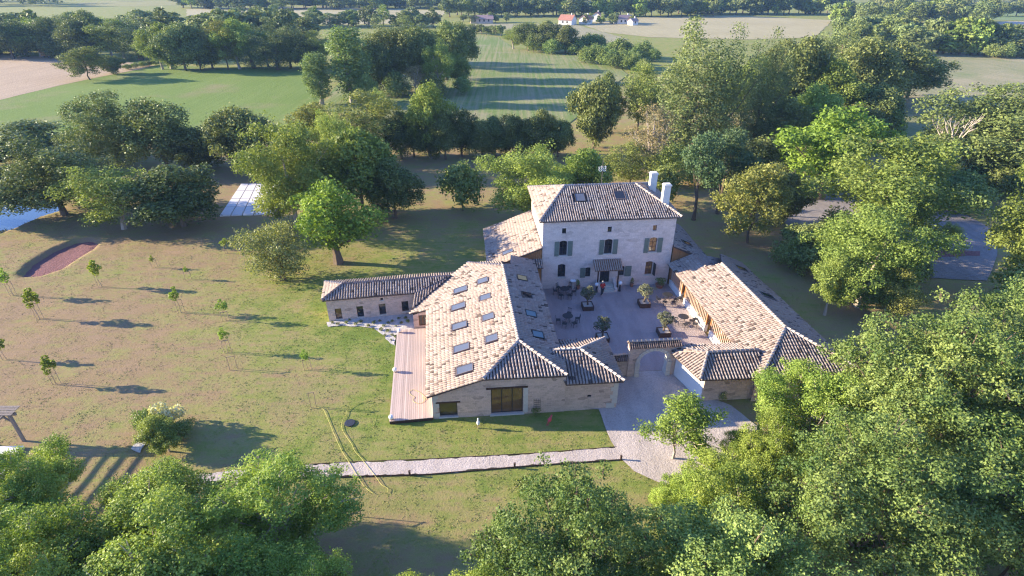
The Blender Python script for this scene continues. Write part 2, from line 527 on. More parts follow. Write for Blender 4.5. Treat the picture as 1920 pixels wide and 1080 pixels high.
PIT = [to for to in px((36, 512), (58, 490), (98, 466), (140, 449), (172, 446), (187, 452), (172, 465), (148, 480), (112, 504), (75, 515), (48, 517))]
POND = [to for to in px((-170, 500), (-40, 449), (22, 426), (66, 406), (113, 392), (96, 372), (30, 372), (-60, 378), (-200, 420))]
def poly_sd(px_, py_, poly):
    """signed distance to a polygon, negative inside"""
    d = np.full(px_.shape, 1e9); inside = np.zeros(px_.shape, bool)
    n = len(poly)
    for i in range(n):
        ax, ay = poly[i][0], poly[i][1]; bx, by = poly[(i + 1) % n][0], poly[(i + 1) % n][1]
        ex, ey = bx - ax, by - ay
        t = np.clip(((px_ - ax) * ex + (py_ - ay) * ey) / (ex * ex + ey * ey), 0, 1)
        d = np.minimum(d, np.hypot(px_ - ax - t * ex, py_ - ay - t * ey))
        c = ((ay > py_) != (by > py_)) & (px_ < (bx - ax) * (py_ - ay) / (by - ay + 1e-12) + ax)
        inside ^= c
    return np.where(inside, -d, d)

# how green (0 dry .. 1 lush) and how bare the turf is, from patches read on the lawn: (u, v, radius m, value)
GREEN = [(0, 560, 14, .12), (120, 620, 12, .12), (250, 680, 12, .18), (330, 730, 8, .22), (60, 740, 8, .30), (230, 790, 8, .30), (120, 830, 8, .42),
         (560, 560, 8, .80), (480, 620, 6, .72), (560, 640, 6, .72), (690, 640, 4, .95), (640, 600, 5, .85), (470, 760, 5, .80), (620, 760, 5, .70),
         (690, 820, 7, .72), (900, 830, 8, .62), (1050, 820, 6, .60), (800, 900, 8, .58), (1000, 920, 8, .55), (1130, 890, 5, .45), (700, 940, 5, .72), (640, 1010, 7, .15),
         (800, 1000, 6, .22), (570, 700, 3.6, .10), (590, 740, 3.6, .08), (540, 780, 3, .30), (430, 720, 5, .50), (300, 450, 12, .18), (420, 490, 9, .34),
         (560, 480, 8, .55), (680, 500, 8, .60), (820, 480, 10, .60), (780, 400, 16, .40), (860, 340, 18, .35), (700, 330, 16, .35), (240, 520, 7, .42),
         (160, 510, 4, .62), (60, 470, 8, .30), (120, 430, 8, .40), (20, 500, 6, .45), (400, 570, 5, .62), (350, 640, 9, .22), (460, 540, 6, .45),
         (1500, 560, 9, .45), (1420, 480, 10, .35), (1550, 620, 8, .3), (1350, 440, 9, .35), (1360, 760, 5, .4)]
EARTH = [(1480, 470, 4, .6), (1560, 530, 4, .7), (1620, 590, 4, .7), (636, 492, 2.2, .5), (430, 330, 10, .35), (570, 740, 2.2, .25), (650, 1000, 5, .35)]
G_ = [(at(u, v).x, at(u, v).y, r, val + (0.20 if val > 0.4 else 0.0)) for u, v, r, val in GREEN]
E_ = [(at(u, v).x, at(u, v).y, r, val) for u, v, r, val in EARTH]
def turf(x, y):
    w = np.full(x.shape, 0.04); g = np.full(x.shape, 0.04 * 0.45)
    for a, b, r, val in G_:
        k = np.exp(-((x - a) ** 2 + (y - b) ** 2) / (r * r)); w += k; g += k * val
    e = np.zeros(x.shape)
    for a, b, r, val in E_:
        e = np.maximum(e, val * np.exp(-((x - a) ** 2 + (y - b) ** 2) / (r * r)))
    return g / w, e

def axis(lo, hi, step, far_lo, far_hi):
    a = list(np.arange(lo, hi + 1e-6, step))
    d = step
    x = a[-1]
    while x < far_hi: d *= 1.25; x = min(x + d, far_hi); a.append(x)
    d = step; x = a[0]; pre = []
    while x > far_lo: d *= 1.25; x = max(x - d, far_lo); pre.append(x)
    return np.array(pre[::-1] + a)
gx = axis(-84, 46, 0.42, -1500, 1500)
gy = axis(14, 82, 0.42, -250, 1900)
X, Y = np.meshgrid(gx, gy)
def smooth_noise(x, y, s, seed):
    r = np.random.default_rng(seed); z = np.zeros_like(x)
    for _ in range(7):
        a = r.uniform(0, 2 * np.pi); k = r.uniform(.5, 1.6) / s; p = r.uniform(0, 6.28)
        z += np.sin((x * np.cos(a) + y * np.sin(a)) * k * 6.28 + p)
    return z / 7
Z = (smooth_noise(X, Y, 9, 1) - 1) * 0.025 + (smooth_noise(X, Y, 2.2, 2) - 1) * 0.02
near = (np.abs(X) < 100) & (Y < 130)
Z = np.where(near, Z, -0.05)
sdp = poly_sd(X, Y, PIT); Z = Z - 0.62 * np.clip(0.5 - sdp / 0.5, 0, 1)
sdw = poly_sd(X, Y, POND); Z = Z - 1.3 * np.clip(0.3 - sdw / 1.6, 0, 1)
g, e = turf(X.ravel(), Y.ravel())
far_ = np.clip((np.hypot(X.ravel(), Y.ravel() - 50) - 90) / 60, 0, 1); g = g * (1 - far_) + 0.72 * far_
e = np.where((sdp.ravel() < 0.35) & (sdp.ravel() > -3), np.maximum(e, np.clip(0.8 - np.abs(sdp.ravel()), 0, 1) * 0.7), e)
ny, nx = X.shape
idx = np.arange(ny * nx).reshape(ny, nx)
F = np.stack([idx[:-1, :-1], idx[:-1, 1:], idx[1:, 1:], idx[1:, :-1]], -1).reshape(-1, 4)
ground = link('ground', np_mesh('ground', np.stack([X, Y, Z], -1).reshape(-1, 3), F, M['grass'], np.stack([g, e, 0 * g], -1), True))
tag(ground, kind='structure')

# pit floor and pond
def inset(poly, d):
    c = sum((Vector(p) for p in poly), Vector()) / len(poly)
    return [Vector(p) + (c - Vector(p)).normalized() * d for p in poly]
sheet('mulch_pit_floor', PIT, -0.50, M['mulch'])
sheet('pond_water', inset(POND, -0.4), -0.33, M['water'])

# far land: fields laid as thin sheets
FIELDS = [
    ('green_field', [(-330, 330), (-40, 262), (60, 262), (300, 262), (545, 262), (600, 190), (588, 132), (440, 127), (292, 123), (262, 130), (150, 152), (0, 188), (-330, 262)],
     field_mat('green_crop', (0.130, 0.195, 0.040), (0.190, 0.240, 0.062), 0.55, 0.3, 0.5, 0.5, (0.24, 0.21, 0.10))),
    ('stubble_field', [(-500, 330), (-330, 262), (0, 188), (150, 152), (262, 130), (292, 123), (250, 117), (100, 107), (-60, 100), (-500, 120)],
     field_mat('stubble', (0.34, 0.25, 0.165), (0.45, 0.335, 0.225), 0.95, 0.3, 0.7, 0.4)),
    ('striped_field', [(600, 205), (640, 150), (760, 90), (880, 62), (935, 70), (965, 92), (1080, 102), (1150, 118), (1180, 140), (1130, 170), (1090, 215), (1050, 245), (820, 245)],
     field_mat('cut_hay', (0.150, 0.205, 0.058), (0.27, 0.255, 0.12), 0.22, 0.22, 1.1, 0.5, (0.30, 0.255, 0.16))),
    ('pale_field', [(350, 17), (600, 12), (840, 20), (812, 44), (640, 46), (420, 40), (350, 32)],
     field_mat('pale_stubble', (0.34, 0.29, 0.155), (0.42, 0.365, 0.21), 0.8, 0.2, 0.5, 0.5)),
    ('straw_field', [(1090, 45), (1200, 32), (1380, 29), (1560, 38), (1530, 70), (1400, 74), (1220, 70), (1130, 60)],
     field_mat('straw', (0.33, 0.28, 0.15), (0.41, 0.35, 0.20), 0.3, 0.2, 0.5, 0.5)),
    ('verge_field', [(860, 52), (900, 44), (1080, 46), (1130, 60), (1180, 74), (1100, 88), (960, 62), (880, 60)],
     field_mat('verge', (0.26, 0.235, 0.13), (0.34, 0.30, 0.18), 0.3, 0.2, 0.4, 0.6)),
    ('right_meadow', [(1640, 118), (1700, 100), (1800, 100), (1990, 112), (2150, 140), (2100, 190), (1900, 200), (1780, 265), (1660, 280), (1640, 200)],
     field_mat('dry_meadow', (0.19, 0.205, 0.085), (0.34, 0.285, 0.17), 1.2, 0.25, 0.5, 0.7, (0.16, 0.20, 0.07))),
    ('far_straw_field', [(1820, 46), (1890, 40), (2060, 44), (2060, 76), (1930, 74), (1850, 66)],
     field_mat('far_straw', (0.42, 0.32, 0.24), (0.50, 0.40, 0.30), 0.3, 0.2, 0.5, 0.5)),
    ('far_green_field', [(1780, 24), (1900, 20), (2050, 24), (2050, 38), (1880, 38), (1800, 36)],
     field_mat('far_green', (0.14, 0.20, 0.07), (0.20, 0.24, 0.10), 0.3, 0.2, 0.5, 0.5)),
    ('distant_field', [(150, 5), (200, 2), (330, 2), (380, 8), (260, 12), (140, 11)],
     field_mat('distant_straw', (0.24, 0.225, 0.085), (0.30, 0.27, 0.11), 0.3, 0.2, 0.5, 0.5)),
    ('distant_pasture', [(1080, 2), (1300, 0), (1300, 14), (1190, 20), (1080, 12)],
     field_mat('distant_green', (0.15, 0.20, 0.08), (0.22, 0.25, 0.11), 0.3, 0.2, 0.5, 0.5)),
]
for i, (nm, pts, mt) in enumerate(FIELDS):
    sheet(nm, [at(u, v) for u, v in pts], 0.02 + 0.02 * (i % 3), mt, 0.5, 6)

# paths, yard, road
PATH = px((1156, 839), (1000, 851), (800, 862), (640, 868), (530, 875), (430, 884), (340, 894), (230, 905), (225, 940), (330, 927), (420, 910), (500, 898), (640, 893), (800, 889), (1000, 872), (1165, 861))
sheet('garden_path', PATH, 0.018, M['gravel'], 0.10, 0.4)
DRIVE = [yard(13.0, 37.4), yard(17.2, 37.4)] + px((1262, 702), (1312, 738), (1370, 760), (1420, 800), (1420, 870), (1330, 930), (1262, 915), (1220, 898), (1190, 884), (1166, 862), (1153, 840), (1140, 815), (1123, 768)) + [yard(8.6, 33.25), yard(11.0, 33.25), yard(11.0, 36.9)]
sheet('gravel_drive', DRIVE, 0.03, M['gravel'], 0.03, 0.6)
sheet('courtyard', [yard(6.6, 37.4), yard(22.0, 37.4), yard(22.0, 52.25), yard(6.6, 52.25)], 0.042, M['yard_gravel'])
BED = px((612, 604), (690, 594), (778, 588), (800, 612), (746, 622), (739, 648), (728, 640), (716, 626), (698, 616), (672, 612), (640, 611), (615, 613))
sheet('gravel_bed', BED, 0.024, M['bed_gravel'], 0.08, 0.4)
sheet('car_park', px((1465, 400), (1490, 372), (1560, 360), (1700, 372), (1760, 384), (1815, 404), (1860, 430), (1870, 480), (1850, 527), (1730, 520), (1700, 480), (1600, 470), (1540, 452), (1480, 440)), 0.03, M['asphalt'], 0.1, 1.5)
sheet('earth_strip', px((1722, 492), (1740, 468), (1800, 470), (1838, 472), (1838, 480), (1760, 482)), 0.05, M['mulch'], 0.1, 0.6)
mb = MB()
for a, b in zip([at(1156, 838), at(1000, 850), at(800, 861), at(640, 867)], [at(1000, 850), at(800, 861), at(640, 867), at(530, 874)]):
    mb.bar((a.x, a.y, 0.01), (b.x, b.y, 0.01), 0.03, 0.07)
for a, b in zip([at(1165, 862), at(1000, 873), at(800, 890), at(640, 894)], [at(1000, 873), at(800, 890), at(640, 894), at(520, 898)]):
    mb.bar((a.x, a.y, 0.01), (b.x, b.y, 0.01), 0.03, 0.12)
tag(mb.obj('path_edging', M['corten']), kind='structure')

# ------------------------------------------------------------------ canal tile roofs
def tile_slope(poly, pitch=0.245, expo=0.34, holes=(), rng=NR, bias=0.0):
    """rows of separate barrel tiles over a planar slope; returns vertices, quads, tone"""
    P = [Vector(p) for p in poly]
    nrm = Vector()
    for i in range(len(P)):
        a, b = P[i], P[(i + 1) % len(P)]
        nrm += Vector(((a.y - b.y) * (a.z + b.z), (a.z - b.z) * (a.x + b.x), (a.x - b.x) * (a.y + b.y)))
    nrm.normalize()
    if nrm.z < 0: nrm = -nrm
    d = Vector((0, 0, -1)); d = (d - nrm * d.dot(nrm)).normalized()
    e = d.cross(nrm)
    o = P[0]
    st = [((p - o).dot(e), (p - o).dot(d)) for p in P]
    hs = []
    for c, w, l in holes:
        q = Vector(c) - o
        hs.append((q.dot(e) - w / 2 - 0.1, q.dot(e) + w / 2 + 0.1, q.dot(d) - l / 2 - 0.06, q.dot(d) + l / 2 + 0.06))
    smin, smax = min(s for s, _ in st), max(s for s, _ in st)
    ncol = max(1, int(round((smax - smin) / pitch)))
    pitch = (smax - smin) / ncol
    tiles = []
    for k in range(ncol):
        s = smin + (k + 0.5) * pitch
        ts = []
        for i in range(len(st)):
            (s0, t0), (s1, t1) = st[i], st[(i + 1) % len(st)]
            if (s0 > s) != (s1 > s): ts.append(t0 + (t1 - t0) * (s - s0) / (s1 - s0))
        ts.sort()
        for a, b in zip(ts[::2], ts[1::2]):
            segs = [(a, b + 0.05, True)]
            for h0, h1, g0, g1 in hs:
                if h0 < s < h1:
                    ns = []
                    for x, y, ev in segs:
                        if g0 > x and g0 < y: ns.append((x, g0, False))
                        if g1 < y and g1 > x: ns.append((g1, y, ev))
                        if g1 <= x or g0 >= y: ns.append((x, y, ev))
                    segs = ns
            for x, y, ev in segs:
                t = y; first = ev
                while t > x + 0.08:
                    tiles.append((s, max(x, t - expo - 0.06), t, first)); first = False
                    t -= expo
    n = len(tiles)
    T = np.array([(a, b, c) for a, b, c, _ in tiles])
    T[:, 0] += rng.normal(0, 0.008, n)
    T[:, 1:] += rng.normal(0, 0.015, (n, 1))
    ang = np.linspace(0, np.pi, 6)
    r1, r0 = pitch * 0.365 * rng.uniform(.94, 1.06, n), pitch * 0.30 * rng.uniform(.94, 1.06, n)
    lift = rng.uniform(0.0, 0.012, n)
    E, D, N, O = (np.array(q) for q in (e, d, nrm, o))
    V = np.zeros((n, 12, 3))
    for j, a in enumerate(ang):
        for ring, (rr, tt, h) in enumerate(((r0, T[:, 1], 0.005 + lift * 0), (r1, T[:, 2], 0.02 + lift))):
            ss = T[:, 0] + rr * math.cos(a)
            hh = h + rr * 1.3 * math.sin(a)
            hh = hh + 0.022 * (np.sin(T[:, 0] * 0.9 + T[:, 1] * 0.5) + np.sin(T[:, 1] * 1.4 - T[:, 0] * 0.35))
            V[:, ring * 6 + j] = O + ss[:, None] * E + tt[:, None] * D + hh[:, None] * N
    q = np.array([[j, j + 1, 6 + j + 1, 6 + j] for j in range(5)] + [[6, 7, 10, 11], [7, 8, 9, 10]])
    F = (np.arange(n)[:, None, None] * 12 + q[None]).reshape(-1, 4)
    # clay batches: weathered patches of tone plus odd dark tiles
    u = T[:, 0] * 0.5; w = T[:, 1] * 0.5
    patch = np.sin(u * 1.3 + 2 * np.sin(w * 0.7)) * 0.5 + np.sin(w * 1.9 + u * 0.6) * 0.5
    tone = np.clip(rng.normal(0.68 + bias, 0.08, n) + 0.05 * patch, 0.2, 1)  # bias shifts a whole slope; east ones carry shade and lichen in it
    dk = rng.random(n) < 0.10 + 0.06 * patch
    tone = np.where(dk, rng.uniform(0.0, 0.38, n), tone)
    return V.reshape(-1, 3), F, np.repeat(tone, 12)

def ridge_run(a, b, r=0.13, expo=0.36, rng=NR, tone0=0.8):
    """half-round ridge or hip tiles from a (low) to b (high)"""
    a, b = Vector(a), Vector(b)
    L = (b - a).length; d = (b - a) / L
    e = d.cross(Vector((0, 0, 1))).normalized(); up = e.cross(d)
    n = max(1, int(L / expo))
    V, F, t = [], [], []
    for i in range(n):
        p0, p1 = a + d * (i * L / n - 0.03), a + d * ((i + 1) * L / n + 0.03)
        base = len(V)
        for p, rr, h in ((p0, r, 0.03), (p1, r * 0.85, 0.0)):
            for j in range(6):
                an = math.pi * j / 5
                V.append(p + e * math.cos(an) * rr + up * (math.sin(an) * rr + h))
        F += [(base + j, base + j + 1, base + 7 + j, base + 6 + j) for j in range(5)] + [(base, base + 1, base + 4, base + 5), (base + 1, base + 2, base + 3, base + 4)]
        t += [float(np.clip(rng.normal(tone0, 0.1), 0.2, 1))] * 12
    return np.array([tuple(v) for v in V]), np.array(F), np.array(t)

class Building:
    def __init__(s, name, label, cat, base):
        s.base = Vector((base[0], base[1], 0))
        s.root = empty(name, yard(*base), label, cat, rz=PHI)
        s.roof = MB(); s.tv, s.tf, s.tt, s.tn = [], [], [], 0
        s.rv, s.rf, s.rt, s.rn = [], [], [], 0
        s.wall = MB()
    def l(s, p): return Vector(p) - s.base
    def slope(s, poly, holes=(), bias=0.0, thick=0.14, pitch=0.245):
        P = [s.l(p) for p in poly]
        s.roof.slab(P, thick)
        v, f, t = tile_slope(P, pitch=pitch, holes=[(s.l(c), w, l) for c, w, l in holes], bias=bias)
        s.tv.append(v); s.tf.append(f + s.tn); s.tt.append(t); s.tn += len(v)
    def ridge(s, a, b, r=0.13, tone=0.85):
        v, f, t = ridge_run(s.l(a) + Vector((0, 0, 0.06)), s.l(b) + Vector((0, 0, 0.06)), r, tone0=tone)
        s.rv.append(v); s.rf.append(f + s.rn); s.rt.append(t); s.rn += len(v)
    def panel(s, A, B, prof, openings=(), z0=-0.2, depth=0.26, mb=None):
        """a wall face from A to B (outside on the right hand), with real openings and reveals"""
        mb = mb or s.wall
        A, B = Vector((*A, 0)), Vector((*B, 0))
        L = (B - A).length; d = (B - A) / L
        nrm = Vector((d.y, -d.x, 0))
        A = s.l(A)
        f = lambda q, z, dep=0.0: A + d * q - nrm * dep + Vector((0, 0, z))
        outer = [(0, z0), (L, z0)] + [(q, z) for q, z in prof[::-1]]
        loops = [outer]
        for op in openings:
            q0, q1, za, zb = op[:4]
            hole = [(q0, za), (q1, za), (q1, zb)]
            if len(op) > 4 and op[4]:
                hole += [(q0 + (q1 - q0) * t, zb + op[4] * math.sin(math.pi * t)) for t in (0.75, 0.5, 0.25)]
            hole.append((q0, zb))
            loops.append(hole)
            for i in range(len(hole)):
                a, b = hole[i], hole[(i + 1) % len(hole)]
                mb.quad(f(*b), f(*a), f(*a, depth), f(*b, depth))
        mb.poly(loops, f)
        return f
    def window(s, f, q0, q1, z0, z1, frame='frame_dark', glass='glass', nv=1, nh=0, name='window', dep=0.18, bw=0.06, label=None):
        mb = MB()
        def bar(a0, a1, b0, b1, p=0.03):
            mb.hexa([f(a0, b0, dep + p), f(a1, b0, dep + p), f(a1, b0, dep - p), f(a0, b0, dep - p), f(a0, b1, dep + p), f(a1, b1, dep + p), f(a1, b1, dep - p), f(a0, b1, dep - p)])
        bar(q0, q0 + bw, z0, z1); bar(q1 - bw, q1, z0, z1); bar(q0 + bw, q1 - bw, z0, z0 + bw); bar(q0 + bw, q1 - bw, z1 - bw, z1)
        for i in range(nv):
            c = q0 + (q1 - q0) * (i + 1) / (nv + 1); bar(c - bw / 2, c + bw / 2, z0 + bw, z1 - bw, 0.025)
        for i in range(nh):
            c = z0 + (z1 - z0) * (i + 1) / (nh + 1); bar(q0 + bw, q1 - bw, c - bw / 3, c + bw / 3, 0.02)
        o = mb.obj(name, M[frame], s.root)
        if label: o['label'] = label
        pb = MB()
        e = 0.002
        pb.hexa([f(q0 + e, z0 + e, dep + 0.012), f(q1 - e, z0 + e, dep + 0.012), f(q1 - e, z0 + e, dep), f(q0 + e, z0 + e, dep),
                 f(q0 + e, z1 - e, dep + 0.012), f(q1 - e, z1 - e, dep + 0.012), f(q1 - e, z1 - e, dep), f(q0 + e, z1 - e, dep)])
        pb.obj('pane', M[glass], o)
        return o
    def block(s, f, q0, q1, z0, z1, out, mat, name, inn=0.05, parent=None, label=None):
        mb = MB()
        mb.hexa([f(q0, z0, inn), f(q1, z0, inn), f(q1, z0, -out), f(q0, z0, -out), f(q0, z1, inn), f(q1, z1, inn), f(q1, z1, -out), f(q0, z1, -out)])
        o = mb.obj(name, M[mat], parent or s.root)
        if label: o['label'] = label
        return o
    def skylight(s, c, e, d, w, l, glass='glass_sky', label=None, frame='metal_grey', lift=0.16):
        """roof window standing proud of the tiles; c centre on the slope, e along the eave, d down the slope"""
        e, d = Vector(e).normalized(), Vector(d).normalized()
        n = e.cross(d)
        if n.z < 0: n = -n
        c = s.l(c)
        mb = MB()
        def bx(m, a0, a1, b0, b1, h0, h1):
            pt = lambda a, b, h: c + e * a + d * b + n * h
            m.hexa([pt(a0, b0, h0), pt(a1, b0, h0), pt(a1, b1, h0), pt(a0, b1, h0), pt(a0, b0, h1), pt(a1, b0, h1), pt(a1, b1, h1), pt(a0, b1, h1)])
        W, H, t = w / 2, l / 2, 0.05
        bx(mb, -W, -W + t, -H, H, -0.05, lift); bx(mb, W - t, W, -H, H, -0.05, lift)
        bx(mb, -W + t, W - t, -H, -H + t, -0.05, lift); bx(mb, -W + t, W - t, H - t, H, -0.05, lift)
        bx(mb, -W - 0.05, W + 0.05, -H - 0.06, H + 0.06, -0.04, 0.035)
        o = mb.obj('skylight', M[frame], s.root)
        if label: o['label'] = label
        pb = MB()
        bx(pb, -W + t - 0.004, W - t + 0.004, -H + t - 0.004, H - t + 0.004, 0.05, lift - 0.025)
        pb.obj('pane', M[glass], o)
        return o
    def finish(s, wallmat):
        if s.wall.v: s.wall.obj('wall', M[wallmat], s.root)
        if s.roof.v:
            r = s.roof.obj('roof', M['tile_bed'], s.root)
            me = np_mesh('roof_tiles', np.concatenate(s.tv), np.concatenate(s.tf), M['tile'], np.concatenate(s.tt))
            tag(link('roof_tiles', me, r), kind='stuff')
            if s.rv:
                me = np_mesh('ridge_tiles', np.concatenate(s.rv), np.concatenate(s.rf), M['tile'], np.concatenate(s.rt))
                tag(link('ridge_tiles', me, r), kind='stuff')

# ------------------------------------------------------------------ the main house
H = Building('manor_house', 'tall three storey pale stone house with hipped tile roof and sage shutters', 'house', (14.6, 57.1))
ex0, ex1, ey0, ey1, ez = 7.32, 21.92, 52.02, 62.3, 7.92
RL, RR = (10.62, 57.1, 9.78), (18.3, 57.1, 9.78)
front = [(ex0, ey0, ez), (ex1, ey0, ez), RR, RL]
def on_front(x, y): return (x, y, ez + (y - ey0) * (9.78 - ez) / (57.1 - ey0))
sk = [(on_front(11.95, 55.2), 1.05, 1.25), (on_front(16.2, 55.35), 1.15, 1.25)]
H.slope(front, sk, 0.12)
H.slope([(ex1, ey1, ez), (ex0, ey1, ez), RL, RR])
H.slope([(ex0, ey1, ez), (ex0, ey0, ez), RL], bias=0.05)
H.slope([(ex1, ey0, ez), (ex1, ey1, ez), RR], bias=-0.1)  # east hip: its shade and darker lichen put into the tile tone
H.ridge(RL, RR)
for a, b in (((ex0, ey0, ez), RL), ((ex1, ey0, ez), RR), ((ex0, ey1, ez), RL), ((ex1, ey1, ez), RR)): H.ridge(a, b)
sd = (0, -(57.1 - ey0), -(9.78 - ez))
H.skylight(sk[0][0], (1, 0, 0), sd, 1.05, 1.25, 'glass_sky', 'half open skylight', 'frame_dark')
H.skylight(sk[1][0], (1, 0, 0), sd, 1.15, 1.25, 'glass')
x0, x1, y0, y1 = 7.72, 21.55, 52.3, 61.95
WN = [(9.49, 10.30), (14.24, 15.06), (19.0, 19.81)]
ops = [(9.70, 10.13, 6.40, 7.0), (14.42, 14.85, 6.38, 7.0), (19.16, 19.59, 6.36, 6.98)]
ops += [(a, b, 3.93, 5.50, 0.12) for a, b in WN]
ops += [(9.43, 10.23, 1.36, 2.82, 0.1), (12.42, 12.97, 1.28, 2.36, 0.05), (14.02, 15.06, 0.5, 2.5), (16.05, 16.62, 1.26, 2.34, 0.05), (18.90, 19.69, 1.25, 2.75, 0.1)]
ops = [(o[0] - x0, o[1] - x0, *o[2:]) for o in ops]
f = H.panel((x0, y0), (x1, y0), [(0, ez - 0.1), (x1 - x0, ez - 0.1)], ops)
styles = [('frame_dark', 'glass', 0, 0)] * 2 + [('frame_brown', 'glass_amber', 1, 0)]
styles += [('frame_dark', 'glass', 1, 1), ('frame_dark', 'glass', 1, 1), ('frame_brown', 'glass_amber', 1, 2)]
for op, st in zip(ops[:6], styles):
    top = op[3] + (op[4] if len(op) > 4 else 0)
    H.window(f, op[0], op[1], op[2], top, st[0], st[1], st[2], st[3], bw=0.05)
for i, (op, st) in enumerate(zip(ops[6:], [('frame_dark', 'glass', 1, 1), ('frame_dark', 'glass', 0, 1), ('frame_dark', 'glass', 1, 0), ('frame_dark', 'glass', 0, 1), ('frame_brown', 'glass_amber', 1, 2)])):
    H.window(f, op[0], op[1], op[2], op[3] + (op[4] if len(op) > 4 else 0), *st, name='front_door' if i == 2 else 'window', bw=0.06)
for a, b in WN + [(9.43, 10.23), (18.90, 19.69)]:
    z = 3.93 if (a, b) in WN else (1.36 if a < 12 else 1.25)
    H.block(f, a - x0 - 0.12, b - x0 + 0.12, z - 0.13, z - 0.003, 0.07, 'ashlar', 'sill')
def shutter(q0, q1, z0, z1, mat='shutter'):
    mb = MB()
    def bx(a0, a1, b0, b1, o0, o1): mb.hexa([f(a0, b0, -o0), f(a1, b0, -o0), f(a1, b0, -o1), f(a0, b0, -o1), f(a0, b1, -o0), f(a1, b1, -o0), f(a1, b1, -o1), f(a0, b1, -o1)])
    n = 4
    for i in range(n):
        w = (q1 - q0) / n
        bx(q0 + i * w + 0.006, q0 + (i + 1) * w - 0.006, z0, z1, 0.03, 0.065)
    for z in (z0 + 0.18, z1 - 0.3): bx(q0, q1, z, z + 0.1, 0.065, 0.085)
    return mb.obj('shutter', M[mat], H.root)
for a, b in ((8.98, 9.45), (10.36, 10.87), (13.68, 14.18), (15.12, 15.63), (18.45, 18.95), (19.88, 20.40)):
    shutter(a - x0, b - x0, 3.88, 5.56)
shutter(11.84 - x0, 12.40 - x0, 1.22, 2.40); shutter(16.68 - x0, 17.38 - x0, 1.18, 2.40)
mb = MB()     # casement standing open beside the right ground floor window
mb.hexa([f(12.02, 1.28, -0.02), f(12.06, 1.28, -0.02), f(12.16, 1.28, -0.5), f(12.12, 1.28, -0.5), f(12.02, 2.7, -0.02), f(12.06, 2.7, -0.02), f(12.16, 2.7, -0.5), f(12.12, 2.7, -0.5)])
tag(mb.obj('casement', M['frame_dark'], H.root), 'open casement')
H.block(f, 9.43 - x0 + 0.02, 10.23 - x0 - 0.02, 1.85, 1.9, 0.02, 'metal_black', 'window_rail', inn=-0.0)
H.panel((x0, y1), (x0, y0), [(0, ez - 0.1), (y1 - y0, ez - 0.1)])
H.panel((x1, y0), (x1, y1), [(0, ez - 0.1), (y1 - y0, ez - 0.1)])
H.panel((x1, y1), (x0, y1), [(0, ez - 0.1), (x1 - x0, ez - 0.1)])
H.finish('limestone')
for cx, cy in ((20.55, 58.0), (20.75, 54.2)):
    mb = MB()
    q = H.l((cx, cy, 0))
    mb.box(q.x - 0.36, q.y - 0.30, 7.9, q.x + 0.36, q.y + 0.30, 10.55)
    ch = mb.obj('chimney', M['plaster'], H.root)
    mb = MB()
    mb.box(q.x - 0.42, q.y - 0.36, 10.55, q.x + 0.42, q.y + 0.36, 10.67)
    mb.box(q.x - 0.32, q.y - 0.26, 10.67, q.x + 0.32, q.y + 0.28, 10.76)
    mb.obj('cap', M['plaster'], ch)
# aerial mast on the ridge
mb = MB(); q = H.l((14.6, 57.1, 9.85))
mb.tube([q, q + Vector((0, 0, 2.6))], 0.025, 6)
an = mb.obj('aerial_mast', M['metal_grey'], H.root)
mb = MB()
for k, dz in enumerate((1.75, 1.95)):
    for sx in (-0.22, 0.2):
        mb.tube([q + Vector((sx + 0.17 * math.cos(t), 0.05 * k, dz - 0.1 + 0.2 * math.sin(t))) for t in np.linspace(math.pi * .9, math.pi * 2.3, 9)], 0.03, 5)
mb.bar(q + Vector((-0.4, 0.02, 1.9)), q + Vector((0.4, 0.02, 1.9)), 0.04)
mb.obj('aerial', M['white'], an)

# porch canopy, posts and steps
def porch():
    cz0, cz1 = 2.62, 3.32
    can = [(13.15, 51.05, cz0), (16.12, 51.05, cz0), (16.12, 52.28, cz1), (13.15, 52.28, cz1)]
    P = [H.l(p) for p in can]
    r = MB(); r.slab(P, 0.1)
    o = r.obj('porch_canopy', M['wood_brown'], H.root)
    v, f2, t = tile_slope(P, pitch=0.235)
    tag(link('roof_tiles', np_mesh('porch_tiles', v, f2, M['tile'], t), o), kind='stuff')
    for x in (13.55, 15.72):
        m_ = MB(); a = H.l((x, 51.25, 0.45)); m_.bar(a, a + Vector((0, 0, 2.1)), 0.13)
        b = H.l((x, 52.25, 1.9)); m_.bar(a + Vector((0, 0.05, 2.05)), (a.x, b.y, 2.45), 0.09)
        m_.obj('post', M['wood_dark'], o)
    m_ = MB(); m_.bar(H.l((13.4, 51.25, 2.56)), H.l((15.9, 51.25, 2.56)), 0.11); m_.obj('beam', M['wood_dark'], o)
    st = MB()
    for k in range(3):
        a, b = H.l((13.95, 50.9 + 0.33 * k, 0)), H.l((15.4, 52.29, 0))
        st.box(a.x, a.y, -0.05 if k == 0 else 0.16 * k, b.x, b.y, 0.16 * (k + 1))
    so = st.obj('front_steps', M['ashlar'], H.root)
    for x in (13.62, 15.42):
        m_ = MB(); a = H.l((x, 51.0, 0)); b = H.l((x + 0.3, 52.29, 0))
        m_.hexa([(a.x, a.y, -0.05), (b.x, a.y, -0.05), (b.x, b.y, -0.05), (a.x, b.y, -0.05), (a.x, a.y, 0.35), (b.x, a.y, 0.35), (b.x, b.y, 1.0), (a.x, b.y, 1.0)])
        m_.obj('side_wall', M['limestone'], so)
porch()

